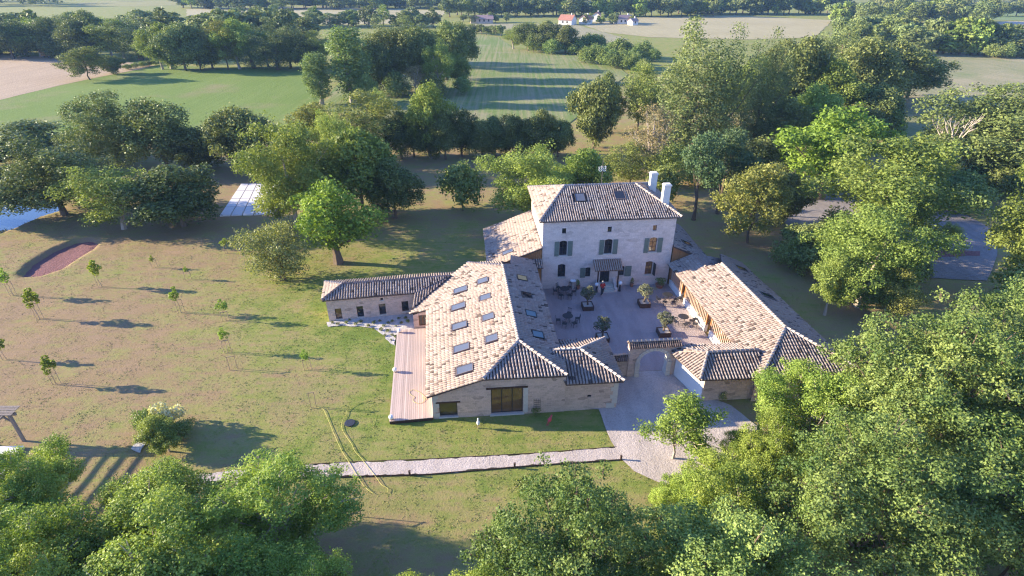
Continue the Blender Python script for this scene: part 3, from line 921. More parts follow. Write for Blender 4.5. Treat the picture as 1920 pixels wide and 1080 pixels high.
# lean-to wings against both flanks of the house
Wg = Building('left_lean_to', 'low lean-to wing with sunlit tile roof against the house west wall', 'building wing', (5.0, 57.0))
Wg.base = Vector((5.0, 57.0, 0))
def wz(x): return 2.85 + (x - 2.05) * (5.0 - 2.85) / (7.6 - 2.05)
wsk = (4.3, 53.9, wz(4.3))
Wg.slope([(2.05, 52.0, wz(2.05)), (7.68, 52.0, wz(7.68)), (7.68, 62.2, wz(7.68)), (2.05, 62.2, wz(2.05))], [(wsk, 0.8, 1.2)], 0.05)
Wg.skylight(wsk, (0, 1, 0), (-1, 0, -(5.0 - 2.85) / 5.55), 0.8, 1.2)
Wg.panel((2.4, 61.9), (2.4, 52.2), [(0, wz(2.4) - 0.14), (9.7, wz(2.4) - 0.14)], [(1.2, 1.7, 0.9, 2.3), (3.6, 4.1, 0.9, 2.3), (6.0, 6.5, 0.9, 2.3)])
Wg.panel((7.7, 61.9), (2.4, 61.9), [(0, wz(7.7) - 0.2), (5.3, wz(2.4) - 0.2)])
Wg.finish('limestone')
def cladding(bld, A, B, prof_top, z0, n, mat='wood_orange'):
    """vertical boards, each its own piece"""
    A, B = Vector((*A, 0)), Vector((*B, 0))
    L = (B - A).length; d = (B - A) / L; nr = Vector((d.y, -d.x, 0))
    for i in range(n):
        q0, q1 = L * i / n + 0.006, L * (i + 1) / n - 0.006
        h0, h1 = prof_top(q0), prof_top(q1)
        if min(h0, h1) < z0 + 0.03: continue
        mb = MB()
        th = 0.03 + 0.008 * (i % 2)
        a, b = bld.l(A + d * q0), bld.l(A + d * q1)
        ip, op = -nr * 0.04, nr * th
        V3 = lambda p, z: Vector((p.x, p.y, z))
        mb.hexa([V3(a + ip, z0), V3(b + ip, z0), V3(b + op, z0), V3(a + op, z0), V3(a + ip, h0), V3(b + ip, h1), V3(b + op, h1), V3(a + op, h0)])
        mb.obj('board', M[mat], bld.root)
cladding(Wg, (2.4, 52.2), (7.66, 52.2), lambda q: wz(2.4 + q) - 0.17, -0.1, 24)
Wr = Building('right_lean_to', 'shaded lean-to wing with tile roof behind the house east wall', 'building wing', (23.5, 57.0))
def rz_(x): return 4.62 - (x - 21.6) * (4.62 - 2.7) / 4.2
rs = (24.2, 55.0, rz_(24.2))
Wr.slope([(21.58, 51.95, rz_(21.58)), (25.8, 51.95, rz_(25.8)), (25.8, 61.8, rz_(25.8)), (21.58, 61.8, rz_(21.58))], [(rs, 0.9, 1.2)], -0.05)  # tile tone darkened for this side's shade and lichen
Wr.skylight(rs, (0, 1, 0), (1, 0, -(4.62 - 2.7) / 4.2), 0.9, 1.2, 'glass')
Wr.panel((25.4, 52.2), (25.4, 61.5), [(0, rz_(25.4) - 0.14), (9.3, rz_(25.4) - 0.14)])
Wr.panel((25.4, 61.5), (21.6, 61.5), [(0, rz_(25.4) - 0.2), (3.8, rz_(21.6) - 0.2)])
Wr.finish('limestone')
cladding(Wr, (21.6, 52.15), (25.4, 52.15), lambda q: rz_(21.6 + q) - 0.17, 0.0, 18)

# ------------------------------------------------------------------ the big barn
B = Building('barn', 'large stone barn with broad sunlit tile roof dotted with skylights', 'barn', (1.5, 42.0))
def bw(x): return 2.4 + 0.315 * (x + 3.45)
def be(x): return bw(3.6) - (x - 3.6) * (bw(3.6) - 3.62) / (6.98 - 3.6)
PK, RN = (3.68, 36.2, bw(3.68)), (3.4, 49.3, bw(3.4))
west = [(-3.45, 32.8, bw(-3.45)), (0.74, 32.9, bw(0.74)), PK, RN, (0.0, 52.3, bw(0.0)), (-2.05, 50.3, bw(-2.05)), (-5.67, 45.85, bw(-5.67)), (-4.0, 45.4, bw(-4.0))]
# roof windows read from the photograph: centre, and width along the eave
SKW = [(864, 543), (860, 574.5), (862, 610.5), (866, 652), (872, 692), (905.5, 526), (910.5, 557), (916, 594), (922.5, 634)]
def on_plane(u, v, zf):
    z = 3.0
    for _ in range(30):
        p = at(u, v, z); a, b = to_yard(p); z = zf(a)
    return (a, b, z)
hw = []
for i, (u, v) in enumerate(SKW):
    p = on_plane(u, v, lambda x: bw(x) + 0.1); hw.append(((p[0], p[1], bw(p[0])), 0.95, 1.35 if i < 5 else 1.05))
B.slope(west, hw, 0.06)
for i, (c, w, l) in enumerate(hw): B.skylight(c, (0, 1, 0), (-1, 0, -0.315), w, l)
slope_e = (bw(3.6) - 3.62) / (6.98 - 3.6)
east = [PK, (6.98, 32.9, be(6.98)), (6.78, 51.85, be(6.78)), (4.4, 51.85, be(4.4)), (4.2, 50.0, be(4.2)), (3.4, 49.3, be(3.4))]
SKE = [(978.5, 521, 'blind', 'skylight with ochre blind'), (987, 553, 'glass', None), (995, 588, 'glass_teal', None), (1008, 627, 'glass_teal', None)]
he = []
for u, v, g_, lb in SKE:
    p = on_plane(u, v, lambda x: be(x) + 0.1); he.append(((p[0], p[1], be(p[0])), 0.95, 0.95))
B.slope(east, he, 0.0)
for (c, w, l), (u, v, g_, lb) in zip(he, SKE): B.skylight(c, (0, 1, 0), (1, 0, -slope_e), w, l, g_, lb, 'frame_dark')
B.slope([(0.74, 32.9, bw(0.74)), (6.98, 32.9, be(6.98) - 0.0), PK], bias=0.12)
B.slope([RN, (3.4, 52.4, 3.5), (0.0, 52.3, bw(0.0))], bias=0.05)
B.ridge(PK, RN, 0.15, 0.95); B.ridge((0.74, 32.9, bw(0.74)), PK, 0.14, 0.9); B.ridge((6.98, 32.9, be(6.98)), PK, 0.14, 0.9); B.ridge((0.0, 52.3, bw(0.0)), RN)
bx0, bx1, by = -3.12, 6.98, 33.12
prof = [(0, bw(-3.12) - 0.14), (0.74 - bx0, bw(0.74) - 0.14), (bx1 - bx0, be(6.98) - 0.13)]
ops = [(-2.64 - bx0, -1.27 - bx0, 0.14, 1.46), (1.30 - bx0, 3.74 - bx0, 0.10, 2.52)]
f = B.panel((bx0, by), (bx1, by), prof, ops)
B.window(f, *ops[0], 'frame_dark', 'glass_olive', 0, 0)
B.window(f, *ops[1], 'frame_dark', 'glass_amber', 2, 0, name='glazed_door', bw=0.07)
B.block(f, -2.86 - bx0, -1.02 - bx0, 1.463, 1.60, 0.025, 'wood_dark', 'lintel')
B.block(f, 0.95 - bx0, 4.1 - bx0, 2.523, 2.70, 0.025, 'wood_dark', 'lintel')
B.block(f, -2.7 - bx0, -1.2 - bx0, 0.04, 0.137, 0.09, 'ashlar', 'sill')
B.block(f, 1.2 - bx0, 3.84 - bx0, 0.0, 0.097, 0.14, 'ashlar', 'sill')
for z, w in ((0.1, .5), (0.62, .34), (1.06, .5), (1.5, .34), (1.94, .45)):
    B.block(f, 0.0, w, z, z + 0.4, 0.012, 'ashlar', 'quoin')
B.block(f, 3.78 - bx0, 4.12 - bx0, 0.1, 2.5, 0.012, 'ashlar', 'door_jamb')
B.panel((-3.66, 45.4), (-3.12, 33.12), [(0, bw(-3.66) - 0.14), (12.29, bw(-3.12) - 0.14)], [(2.0, 4.4, 0.32, 1.95), (6.4, 8.8, 0.32, 1.95)])
f2 = B.panel((-5.35, 45.55), (-3.68, 45.55), [(0, bw(-5.35) - 0.14), (1.67, bw(-3.68) - 0.14)], [(0.5, 1.6, 0.45, 1.62)])
B.window(f2, 0.5, 1.6, 0.45, 1.62, 'wood_brown', 'glass', 2, 0, dep=0.1)
B.panel((-5.35, 48.4), (-5.35, 45.55), [(0, bw(-5.35) - 0.14), (2.85, bw(-5.35) - 0.14)])
B.panel((6.72, 33.12), (6.62, 51.9), [(0, be(6.7) - 0.13), (18.8, be(6.7) - 0.13)], [(8.0, 9.2, 0.1, 2.2), (12.5, 13.7, 0.1, 2.2)])
B.panel((3.2, 52.1), (-2.0, 50.6), [(0, 3.4), (5.3, 2.65)])
# the small tiled roof over the passage between barn and house
B.slope([(6.75, 50.95, 3.3), (7.7, 50.95, 3.3), (7.7, 52.25, 3.72), (6.75, 52.25, 3.72)])
B.finish('rubble')

# trellis with a climber on the barn front
tr = empty('trellis', yard(4.82, 33.04), 'thin dark trellis fixed to the barn front wall', 'trellis', rz=PHI)
mb = MB()
for i in range(4): mb.bar((-0.24 + 0.16 * i, 0, 0.35), (-0.24 + 0.16 * i, 0, 1.45), 0.018)
mb.obj('upright', M['metal_black'], tr)
mb = MB()
for i in range(5): mb.bar((-0.26, -0.015, 0.5 + 0.2 * i), (0.26, -0.015, 0.5 + 0.2 * i), 0.015)
mb.obj('crossbar', M['metal_black'], tr)

# ------------------------------------------------------------------ block beside the gate
K = Building('corner_block', 'small hipped stone outbuilding between the barn and the gate arch', 'outbuilding', (9.1, 35.7))
ke0, ke1, ks, kn, kz = 6.95, 11.36, 32.82, 38.5, 2.86
KA, KB = (8.45, 35.6, 4.0), (6.0, 35.6, 4.0)
K.slope([(ke0, ks, kz), (ke1, ks, kz), KA, KB[:1] + (35.6, 4.0)], bias=0.05)
K.slope([(ke1, ks, kz), (ke1 - 0.2, kn, kz), KA], bias=0.0)
K.slope([(ke1 - 0.2, kn, kz), (ke0, kn, kz), KB, KA], bias=-0.02)
K.ridge(KA, (6.4, 35.6, 4.0), 0.13, 0.95); K.ridge((ke1, ks, kz), KA, 0.13, 0.95); K.ridge((ke1 - 0.2, kn, kz), KA, 0.13, 0.9)
f = K.panel((6.98, 33.16), (11.08, 33.16), [(0, kz - 0.13), (4.1, kz - 0.13)], [(1.75, 2.05, 1.2, 1.42)])
K.block(f, 1.75, 2.05, 1.2, 1.42, -0.1, 'void', 'slot', inn=0.2)
K.panel((11.08, 33.16), (10.9, 38.2), [(0, kz - 0.13), (5.04, kz - 0.13)])
K.panel((10.9, 38.2), (6.98, 38.2), [(0, kz - 0.13), (3.92, kz - 0.13)])
K.finish('rubble')
for q, w, z0, z1 in ((3.30, .62, -0.05, 0.50), (3.72, .38, 0.51, 0.92), (3.55, .55, 0.93, 1.3), (3.75, .35, 1.31, 1.68), (3.55, .55, 1.69, 2.05), (3.75, .35, 2.06, 2.4)):
    K.block(f, q, 4.12 if q > 3.4 else q + w, z0, z1, 0.02 if z0 > 0.9 else 0.06, 'ashlar', 'quoin')

# ------------------------------------------------------------------ gate arch
Ga = Building('gate_arch', 'stone courtyard gateway with round arch and tiled coping', 'gateway', (15.0, 37.1))
def gate():
    gx0, gx1, yf, yb = 12.9, 17.2, 36.8, 37.35
    ax0, ax1, sp = 13.85, 16.25, 1.45
    R = (ax1 - ax0) / 2; cx = (ax0 + ax1) / 2
    arch = [(ax1, 0.0 - 0.2)] + [(cx + R * math.cos(t), sp + R * 0.95 * math.sin(t)) for t in np.linspace(0, math.pi, 17)] + [(ax0, -0.2)]
    out = [(gx0, -0.2), (ax0, -0.2)] + [(x, z) for x, z in arch[::-1][1:-1]] + [(ax1, -0.2), (gx1, -0.2), (gx1, 3.0), (gx0, 3.0)]
    w = Ga.wall
    fa = lambda y: (lambda x, z: Ga.l((x, y, z)))
    w.poly([out], fa(yf)); w.poly([out], fa(yb))
    for a, b in zip(out, out[1:] + out[:1]):
        w.quad(Ga.l((a[0], yf, a[1])), Ga.l((a[0], yb, a[1])), Ga.l((b[0], yb, b[1])), Ga.l((b[0], yf, b[1])))
    p = Ga.l((0, 0, 0))
    w.box(p.x + 10.95, p.y + 36.9, -0.2, p.x + 12.895, p.y + 37.3, 1.75)
    # voussoirs round the arch, each a stone
    n = 13
    for i in range(n):
        t0, t1 = math.pi * i / n + 0.012, math.pi * (i + 1) / n - 0.012
        mb = MB(); ps = []
        for y in (yf - 0.05, yb + 0.04):
            for r, t in ((R - 0.01, t0), (R - 0.01, t1), (R + 0.30, t1), (R + 0.30, t0)):
                ps.append(Ga.l((cx + r * math.cos(t), y, sp + r * 0.95 * math.sin(t))))
        mb.hexa([ps[0], ps[1], ps[2], ps[3], ps[4], ps[5], ps[6], ps[7]])
        mb.obj('arch_stone', M['ashlar'], Ga.root)
    for sx in (ax0, ax1):
        for k, (z, h) in enumerate(((0.0, 0.42), (0.43, 0.34), (0.78, 0.32), (1.11, 0.33))):
            o_ = 0.12 if k == 0 else (0.06 if k < 3 else 0.1)
            mb = MB(); x_a, x_b = (sx - 0.34, sx + 0.02 + o_ * 0.4) if sx == ax0 else (sx - 0.02 - o_ * 0.4, sx + 0.34)
            q = Ga.l((x_a, yf - o_, z)); q2 = Ga.l((x_b, yb + o_ * .6, z + h)); mb.box(q.x, q.y, z, q2.x, q2.y, z + h)
            mb.obj('jamb_stone', M['ashlar'], Ga.root)
    # tiled copings: two little slopes with a pale ridge
    for x_a, x_b, zt, y_a, y_b in ((gx0 - 0.08, gx1 + 0.05, 3.36, yf - 0.16, yb + 0.12), (10.98, 12.88, 2.08, 36.72, 37.42)):
        ym = (y_a + y_b) / 2 + 0.06
        fr = [(x_a, y_a, zt - 0.33), (x_b, y_a, zt - 0.33), (x_b, ym, zt), (x_a, ym, zt)]
        bk = [(x_b, y_b, zt - 0.33), (x_a, y_b, zt - 0.33), (x_a, ym, zt), (x_b, ym, zt)]
        Ga.slope(fr, bias=-0.36, thick=0.05, pitch=0.18); Ga.slope(bk, bias=-0.3, thick=0.05, pitch=0.18)
        Ga.ridge((x_a, ym, zt - 0.03), (x_b, ym, zt - 0.03), 0.12, 0.95)
        q, q2 = Ga.l((x_a + 0.06, y_a + 0.16, 0)), Ga.l((x_b - 0.06, y_b - 0.12, 0))
        w.hexa([(q.x, q.y, zt - 0.37), (q2.x, q.y, zt - 0.37), (q2.x, q2.y, zt - 0.37), (q.x, q2.y, zt - 0.37), (q.x, ym - Ga.base.y, zt - 0.06), (q2.x, ym - Ga.base.y, zt - 0.06), (q2.x, ym - Ga.base.y + 0.01, zt - 0.06), (q.x, ym - Ga.base.y + 0.01, zt - 0.06)])
gate()
Ga.finish('rubble')

# ------------------------------------------------------------------ long right wing with the slatted gallery
R_ = Building('slatted_wing', 'long tile roofed wing with slatted timber gallery facing the courtyard', 'building wing', (25.6, 42.5))
def rw(x, y): return 2.68 + 0.37 * (x - (21.15 + (51.9 - y) * 0.9 / 19.3))
EN, ES = (21.15, 51.9), (22.05, 32.6)
RNx, RSx = (25.35, 48.5), (25.85, 36.85)
wpoly = [(EN[0], EN[1], rw(*EN)), (ES[0], ES[1], rw(*ES)), (RSx[0], RSx[1], rw(*RSx)), (RNx[0], RNx[1], rw(*RNx)), (23.95, 48.9, rw(23.95, 48.9)), (23.75, 51.9, rw(23.75, 51.9))]
zS, zN = rw(*RSx), rw(*RNx)
R_.slope(wpoly, bias=0.06)
Eh, Es = (29.25, 51.9), (30.15, 32.6)
def ez_(x, y):   # east slope plane
    q = RSx[0] + (36.85 - y) * 0.043
    return zS - (x - q) * 0.43
R_.slope([(RSx[0], RSx[1], zS), (Es[0], Es[1], ez_(*Es)), (Eh[0], Eh[1], ez_(*Eh)), (26.7, 51.9, ez_(26.7, 51.9)), (RNx[0], RNx[1], ez_(*RNx))], [((28.0, 49.4, ez_(28.0, 49.4)), 0.9, 1.5), ((27.8, 43.5, ez_(27.8, 43.5)), 1.0, 1.6)], -0.1)  # east slope tiles toned down, shade and lichen together in the colour
for yy, xx in ((49.4, 28.0), (43.5, 27.8)):
    R_.skylight((xx, yy, ez_(xx, yy)), (-0.043, 1, 0), (1, 0.043, -0.43), 0.9, 1.5, 'glass')
R_.slope([(23.75, 51.9, rw(23.75, 51.9)), (23.95, 48.9, rw(23.95, 48.9)), (26.0, 48.7, 3.15), (26.9, 51.9, 2.95)], bias=-0.05)  # tone lowered here too for east side shade and lichen
hz = rw(*ES)
R_.slope([(ES[0], ES[1], hz), (Es[0], Es[1], hz), (RSx[0], RSx[1], zS)], bias=0.1)
R_.ridge((RSx[0], RSx[1], zS), (RNx[0], RNx[1], zN), 0.16, 0.97); R_.ridge((ES[0], ES[1], hz), (RSx[0], RSx[1], zS), 0.14, 0.9)
R_.ridge((Es[0], Es[1], hz), (RSx[0], RSx[1], zS), 0.14, 0.9); R_.ridge((23.95, 48.9, rw(23.95, 48.9)), (23.75, 51.9, rw(23.75, 51.9)), 0.12, 0.7)
# west side: low rendered wall in three runs, timber posts, slats
WA, WB = Vector((21.72, 51.9)), Vector((22.5, 34.9))
Lw = (WB - WA).length; dw = (WB - WA) / Lw
runs = [(0.0, 3.1), (3.9, 9.0), (9.9, 14.3), (15.0, Lw)]
for a, b in runs:
    p, q = WA + dw * a, WA + dw * b
    nr = Vector((dw.y, -dw.x))      # outward, towards the courtyard
    o_, i_ = -nr * 0.0, -nr * 0.3
    mb = MB()
    c = [R_.l((*(p + nr * 0.12), 0)), R_.l((*(q + nr * 0.12), 0)), R_.l((*(q - nr * 0.2), 0)), R_.l((*(p - nr * 0.2), 0))]
    mb.hexa([(v.x, v.y, -0.1) for v in c] + [(v.x, v.y, 0.78) for v in c])
    mb.obj('parapet', M['white'], R_.root)
def ztop(s):
    p = WA + dw * s
    return rw(p.x, p.y) - 0.2
s = 0.15
while s < Lw:
    inrun = any(a - 0.02 <= s <= b + 0.02 for a, b in runs)
    p = WA + dw * s
    if inrun:
        mb = MB(); a = R_.l((p.x, p.y, 0.78)); mb.hexa([(a.x - 0.03, a.y - 0.05, 0.78), (a.x + 0.05, a.y - 0.05, 0.78), (a.x + 0.05, a.y + 0.05, 0.78), (a.x - 0.03, a.y + 0.05, 0.78),
                 (a.x - 0.03, a.y - 0.05, ztop(s)), (a.x + 0.05, a.y - 0.05, ztop(s)), (a.x + 0.05, a.y + 0.05, ztop(s)), (a.x - 0.03, a.y + 0.05, ztop(s))])
        mb.obj('slat', M['slat'], R_.root)
    s += 0.30
for a, b in runs:
    for s in (a, b):
        s = min(max(s, 0.05), Lw - 0.05)
        p = WA + dw * s; c = R_.l((p.x, p.y, 0)); mb = MB()
        mb.box(c.x - 0.08, c.y - 0.08, 0.78, c.x + 0.08, c.y + 0.08, ztop(s)); mb.obj('post', M['wood_orange'], R_.root)
mb = MB(); p, q = R_.l((*(WA + dw * 0.0), ztop(0))), R_.l((*(WB), ztop(Lw))); mb.bar(p + Vector((0, 0, 0.02)), q + Vector((0, 0, 0.02)), 0.12, 0.14); mb.obj('eaves_beam', M['wood_brown'], R_.root)
# dark timber back wall of the gallery, end and outer walls
R_.panel((23.1, 51.9), (23.8, 34.9), [(0, rw(23.1, 51.9) - 0.2), (17.0, rw(23.8, 34.9) - 0.2)])
R_.panel((21.95, 32.95), (29.85, 32.95), [(0, hz - 0.14), (7.9, hz - 0.14)])
R_.panel((29.8, 32.95), (28.95, 51.6), [(0, 2.4), (18.7, 2.4)], [(4, 4.8, .9, 2), (9, 9.8, .9, 2)])
R_.panel((28.95, 51.6), (21.7, 51.6), [(0, 2.4), (4.5, 3.1), (5.2, 3.2), (7.25, 2.7)])
R_.panel((26.2, 48.6), (24.0, 48.6), [(0, 3.9), (0.8, rw(25.3, 48.6) - 0.16), (2.2, rw(24.0, 48.6) - 0.1)], z0=2.2)
R_.finish('rubble')

# ------------------------------------------------------------------ gatehouse beside the arch
Q = Building('gate_lodge', 'small tile roofed stone lodge right of the gate arch', 'outbuilding', (20.0, 35.0))
qz = 2.5
SWc, SEc, NWc, NEc = (17.38, 32.9, qz), (22.2, 32.75, qz), (16.35, 36.55, qz), (22.3, 37.2, qz + 0.15)
AP, RE = (18.7, 35.1, 3.36), (22.9, 35.1, 3.36)
Q.slope([SWc, SEc, (22.9, 35.1, 3.34), AP], bias=0.1)
Q.slope([NWc, SWc, AP], bias=0.06)
Q.slope([(22.9, 37.2, 2.62), (16.9, 37.2, 2.62), AP, RE], bias=0.08)
Q.slope([(16.9, 37.2, 2.58), NWc, AP], bias=-0.05)
Q.ridge(AP, RE, 0.13, 0.9); Q.ridge(SWc, AP, 0.13, 0.9); Q.ridge((16.9, 37.2, 2.6), AP, 0.11, 0.9)
Q.panel((18.0, 33.3), (22.35, 33.3), [(0, qz - 0.1), (4.35, qz - 0.1)])
Q.panel((16.95, 36.78), (18.0, 33.3), [(0, qz - 0.05), (3.63, qz - 0.05)])
Q.panel((22.3, 36.9), (17.2, 36.9), [(0, qz + 0.02), (5.1, qz + 0.02)])
Q.finish('rubble')
Q2 = [c for c in Q.root.children if c.name.startswith('wall')]
mb = MB()     # limewashed west face, a skin on the rubble
f = Q.panel((16.97, 36.74), (17.985, 33.36), [(0, qz - 0.08), (3.53, qz - 0.08)], mb=MB())
c = [f(0, 0, -0.03), f(3.5, 0, -0.03), f(3.5, 0, -0.005), f(0, 0, -0.005)]
mb.hexa([(p.x, p.y, -0.1) for p in c] + [(p.x, p.y, qz - 0.1) for p in c])
mb.obj('lime_render', M['white'], Q.root)

# ------------------------------------------------------------------ low annexe on the left
AN = Building('annexe', 'long low stone annexe with four narrow openings and striped tile roof', 'annexe', (-10.0, 49.5))
A0, A1 = (-13.72, 47.85), (-5.40, 48.55)
SWa, SEa, NWa, NEa = (-13.98, 47.55, 2.52), (-5.2, 48.3, 2.52), (-14.4, 51.3, 2.5), (-1.2, 52.3, 2.5)
AX, AE = (-12.3, 49.5, 3.12), (-1.9, 50.25, 3.12)
AN.slope([SWa, (-5.2, 48.28, 2.52), AE, AX], bias=0.1)
AN.slope([(-5.2, 48.28, 2.52), (-5.45, 46.2, 1.95), (-1.9, 50.25, 3.12)], bias=-0.05)
AN.slope([NWa, SWa, AX], bias=0.06)
AN.slope([(-1.2, 52.2, 2.5), NWa, AX, AE], bias=0.06)
AN.ridge(AX, AE, 0.12, 0.35); AN.ridge(SWa, AX, 0.12, 0.4); AN.ridge(NWa, AX, 0.12, 0.9)
L_ = math.hypot(A1[0] - A0[0], A1[1] - A0[1])
def aq(x): return (x - A0[0])
ops = [(aq(-13.05), aq(-12.43), 0.12, 1.32), (aq(-11.0), aq(-10.36), 0.14, 1.37), (aq(-8.86), aq(-8.22), 0.2, 1.43), (aq(-6.65), aq(-6.0), 0.33, 1.5), (aq(-8.62), aq(-8.36), 1.84, 2.08)]
f = AN.panel(A0, A1, [(0, 2.4), (L_, 2.4)], ops)
for i, op in enumerate(ops[:4]):
    AN.window(f, *op, 'frame_dark', 'glass_amber' if i == 0 else 'glass', 0, 0, bw=0.05)
    AN.block(f, op[0] - 0.06, op[1] + 0.06, op[2] - 0.1, op[2] - 0.003, 0.04, 'ashlar', 'sill')
AN.block(f, *ops[4], -0.1, 'void', 'vent', inn=0.2)
AN.block(f, ops[4][0] - 0.08, ops[4][1] + 0.08, 1.76, 1.83, 0.06, 'ashlar', 'vent_sill')
AN.panel((-14.05, 51.0), A0, [(0, 2.4), (3.17, 2.4)])
AN.panel((-2.0, 51.9), (-14.05, 51.0), [(0, 2.4), (12.08, 2.4)])
AN.finish('rubble')

# ------------------------------------------------------------------ timber deck, board by board
DK = empty('timber_deck', yard(-5.0, 39.0), 'pinkish timber deck along the barn west wall', 'deck', rz=PHI)
dk0, dk1 = [(-6.42, 32.8), (-3.14, 32.95)], [(-6.92, 45.3), (-3.7, 45.35)]
nb = 22
for i in range(nb):
    a0, a1 = (i + 0.04) / nb, (i + 0.96) / nb
    lp = lambda P, t: (P[0][0] + (P[1][0] - P[0][0]) * t + 5.0, P[0][1] + (P[1][1] - P[0][1]) * t - 39.0)
    c = [lp(dk0, a0), lp(dk0, a1), lp(dk1, a1), lp(dk1, a0)]
    z = 0.28 + random.uniform(-0.004, 0.004)
    mb = MB(); mb.hexa([(x, y, z - 0.03) for x, y in c] + [(x, y, z) for x, y in c]); mb.obj('board', M['deck'], DK)
mb = MB(); c = [(dk0[0][0] + 5.02, dk0[0][1] - 38.98), (dk0[1][0] + 4.98, dk0[1][1] - 38.98), (dk1[1][0] + 4.98, dk1[1][1] - 39.02), (dk1[0][0] + 5.02, dk1[0][1] - 39.02)]
mb.hexa([(x, y, -0.12) for x, y in c] + [(x, y, 0.245) for x, y in c]); mb.obj('base_frame', M['wood_dark'], DK)

# ------------------------------------------------------------------ pale slab court
CT = empty('slab_court', at(466, 376), 'pale slab court on the shaded lawn behind the trees', 'paved court')
qa, qb, qc, qd = at(411, 406), at(518, 402), at(527, 345), at(452, 345)
base = at(466, 376)
ncx, ncy = 5, 4
for i in range(ncx):
    for j in range(ncy):
        def bil(s_, t_): return qa.lerp(qb, s_).lerp(qd.lerp(qc, s_), t_) - base
        e_, e2 = 0.07 / 7.4 / 1.0, 0.07 / 13
        c = [bil(i / ncx + e_, j / ncy + e2), bil((i + 1) / ncx - e_, j / ncy + e2), bil((i + 1) / ncx - e_, (j + 1) / ncy - e2), bil(i / ncx + e_, (j + 1) / ncy - e2)]
        z = 0.10 + random.uniform(-0.006, 0.006)
        mb = MB(); mb.hexa([(p.x, p.y, -0.05) for p in c] + [(p.x, p.y, z) for p in c]); mb.obj('slab', M['pale_slab'], CT)

# ------------------------------------------------------------------ pergola and terrace, lower left
pb = at(45, 826)
PG = empty('pergola', pb, 'weathered timber pergola corner on posts at the pale terrace', 'pergola')
def pg():
    pts = [(0, 0), (0, -5.0), (-6, 0), (-6, -5.0)]
    for x, y in pts:
        mb = MB(); mb.bar((x, y, -0.05), (x, y, 2.45), 0.17); mb.obj('post', M['wood_grey'], PG)
    for y in (0, -5.0):
        mb = MB(); mb.bar((-6.6, y, 2.55), (0.5, y, 2.55), 0.14, 0.2); mb.obj('beam', M['wood_grey'], PG)
    for k in range(6):
        x = -6.0 + k * 1.2
        mb = MB(); mb.bar((x, -5.6, 2.72), (x, 0.6, 2.72), 0.09, 0.14); mb.obj('rafter', M['wood_grey'], PG)
    for (x, y, sx) in ((0, 0, -1), (0, -5, -1), (-6, 0, 1), (-6, -5, 1)):
        mb = MB(); mb.bar((x, y, 1.75), (x + sx * 0.75, y, 2.46), 0.1); mb.obj('brace', M['wood_grey'], PG)
    # boarded cover over the far edge
    for k in range(4):
        mb = MB(); mb.box(-6.4, -0.45 + 0.24 * k, 2.80 + 0.02 * k, 0.6, -0.24 + 0.24 * k, 2.83 + 0.02 * k); mb.obj('board', M['wood_grey'], PG)
pg()
tc = [at(46, 838), at(-120, 842), at(-160, 930), at(-4, 902)]
sheet('terrace', [(p.x, p.y) for p in tc], 0.12, M['pale_slab'])
mb = MB()
for a, b in zip(tc, tc[1:] + tc[:1]): mb.quad((a.x, a.y, 0.118), (b.x, b.y, 0.118), (b.x, b.y, -0.1), (a.x, a.y, -0.1))
tag(mb.obj('terrace_edge', M['ashlar']), kind='structure')

# ------------------------------------------------------------------ small things
def globe_lamp(p, label, group, z=0.0, post=0.0):
    t = empty('globe_lamp', (p.x, p.y, z), label, 'lamp', group)
    if post:
        mb = MB(); mb.lathe([(0.12, 0), (0.12, post * 0.2), (0.09, post * .25), (0.09, post)], n=10); mb.obj('pedestal', M['metal_black'], t)
    mb = MB(); r = 0.2
    mb.lathe([(r * math.sin(a) + 0.002, post + 0.04 + r - r * math.cos(a)) for a in np.linspace(0.15, math.pi, 10)], n=16)
    mb.obj('globe', M['globe'], t, smooth=True)
    mb = MB(); mb.lathe([(0.1, post), (0.1, post + 0.06)], n=12); mb.obj('collar', M['metal_grey'], t)
for (u, v), lb in zip(((749, 623), (741, 697), (734, 786)), ('white globe lamp at the far corner of the timber deck', 'white globe lamp midway along the timber deck edge', 'white globe lamp at the near corner of the timber deck')):
    globe_lamp(at(u, v, 0.3), lb, 'globe lamps on the deck', 0.285)
for (a, b), lb in zip(((13.42, 51.0), (15.98, 51.1)), ('white globe lamp on dark pedestal left of the front steps', 'white globe lamp on dark pedestal right of the front steps')):
    globe_lamp(yard(a, b), lb, 'globe lamps by the front steps', 0.04, 0.75)
mb0 = None
for (u, v), lb in zip(((768.5, 891), (965, 876.5), (1164, 862)), ('short brown path post where the yellow hoses cross the path', 'short brown path post midway along the gravel path', 'short brown path post where the gravel path meets the drive')):
    p = at(u, v)
    t = empty('path_post', p, lb, 'path light', 'short posts along the gravel path')
    mb = MB(); mb.box(-0.06, -0.06, -0.05, 0.06, 0.06, 0.36); mb.obj('post', M['corten'], t)
    mb = MB(); mb.box(-0.075, -0.075, 0.36, 0.075, 0.075, 0.41); mb.obj('cap', M['corten'], t)
def hose(name, pts, label):
    P3 = [at(u, v, z) + Vector((0, 0, 0.03)) for u, v, z in pts]
    S = []
    n = len(P3)
    for i in range(n - 1):
        p0, p1, p2, p3 = P3[max(i - 1, 0)], P3[i], P3[i + 1], P3[min(i + 2, n - 1)]
        for k in range(6):
            t = k / 6
            S.append(0.5 * ((2 * p1) + (-p0 + p2) * t + (2 * p0 - 5 * p1 + 4 * p2 - p3) * t * t + (-p0 + 3 * p1 - 3 * p2 + p3) * t ** 3))
    S.append(P3[-1])
    mb = MB(); mb.tube(S, 0.012, 6)
    return tag(mb.obj(name, M['hose'], None, True), label, 'hose')
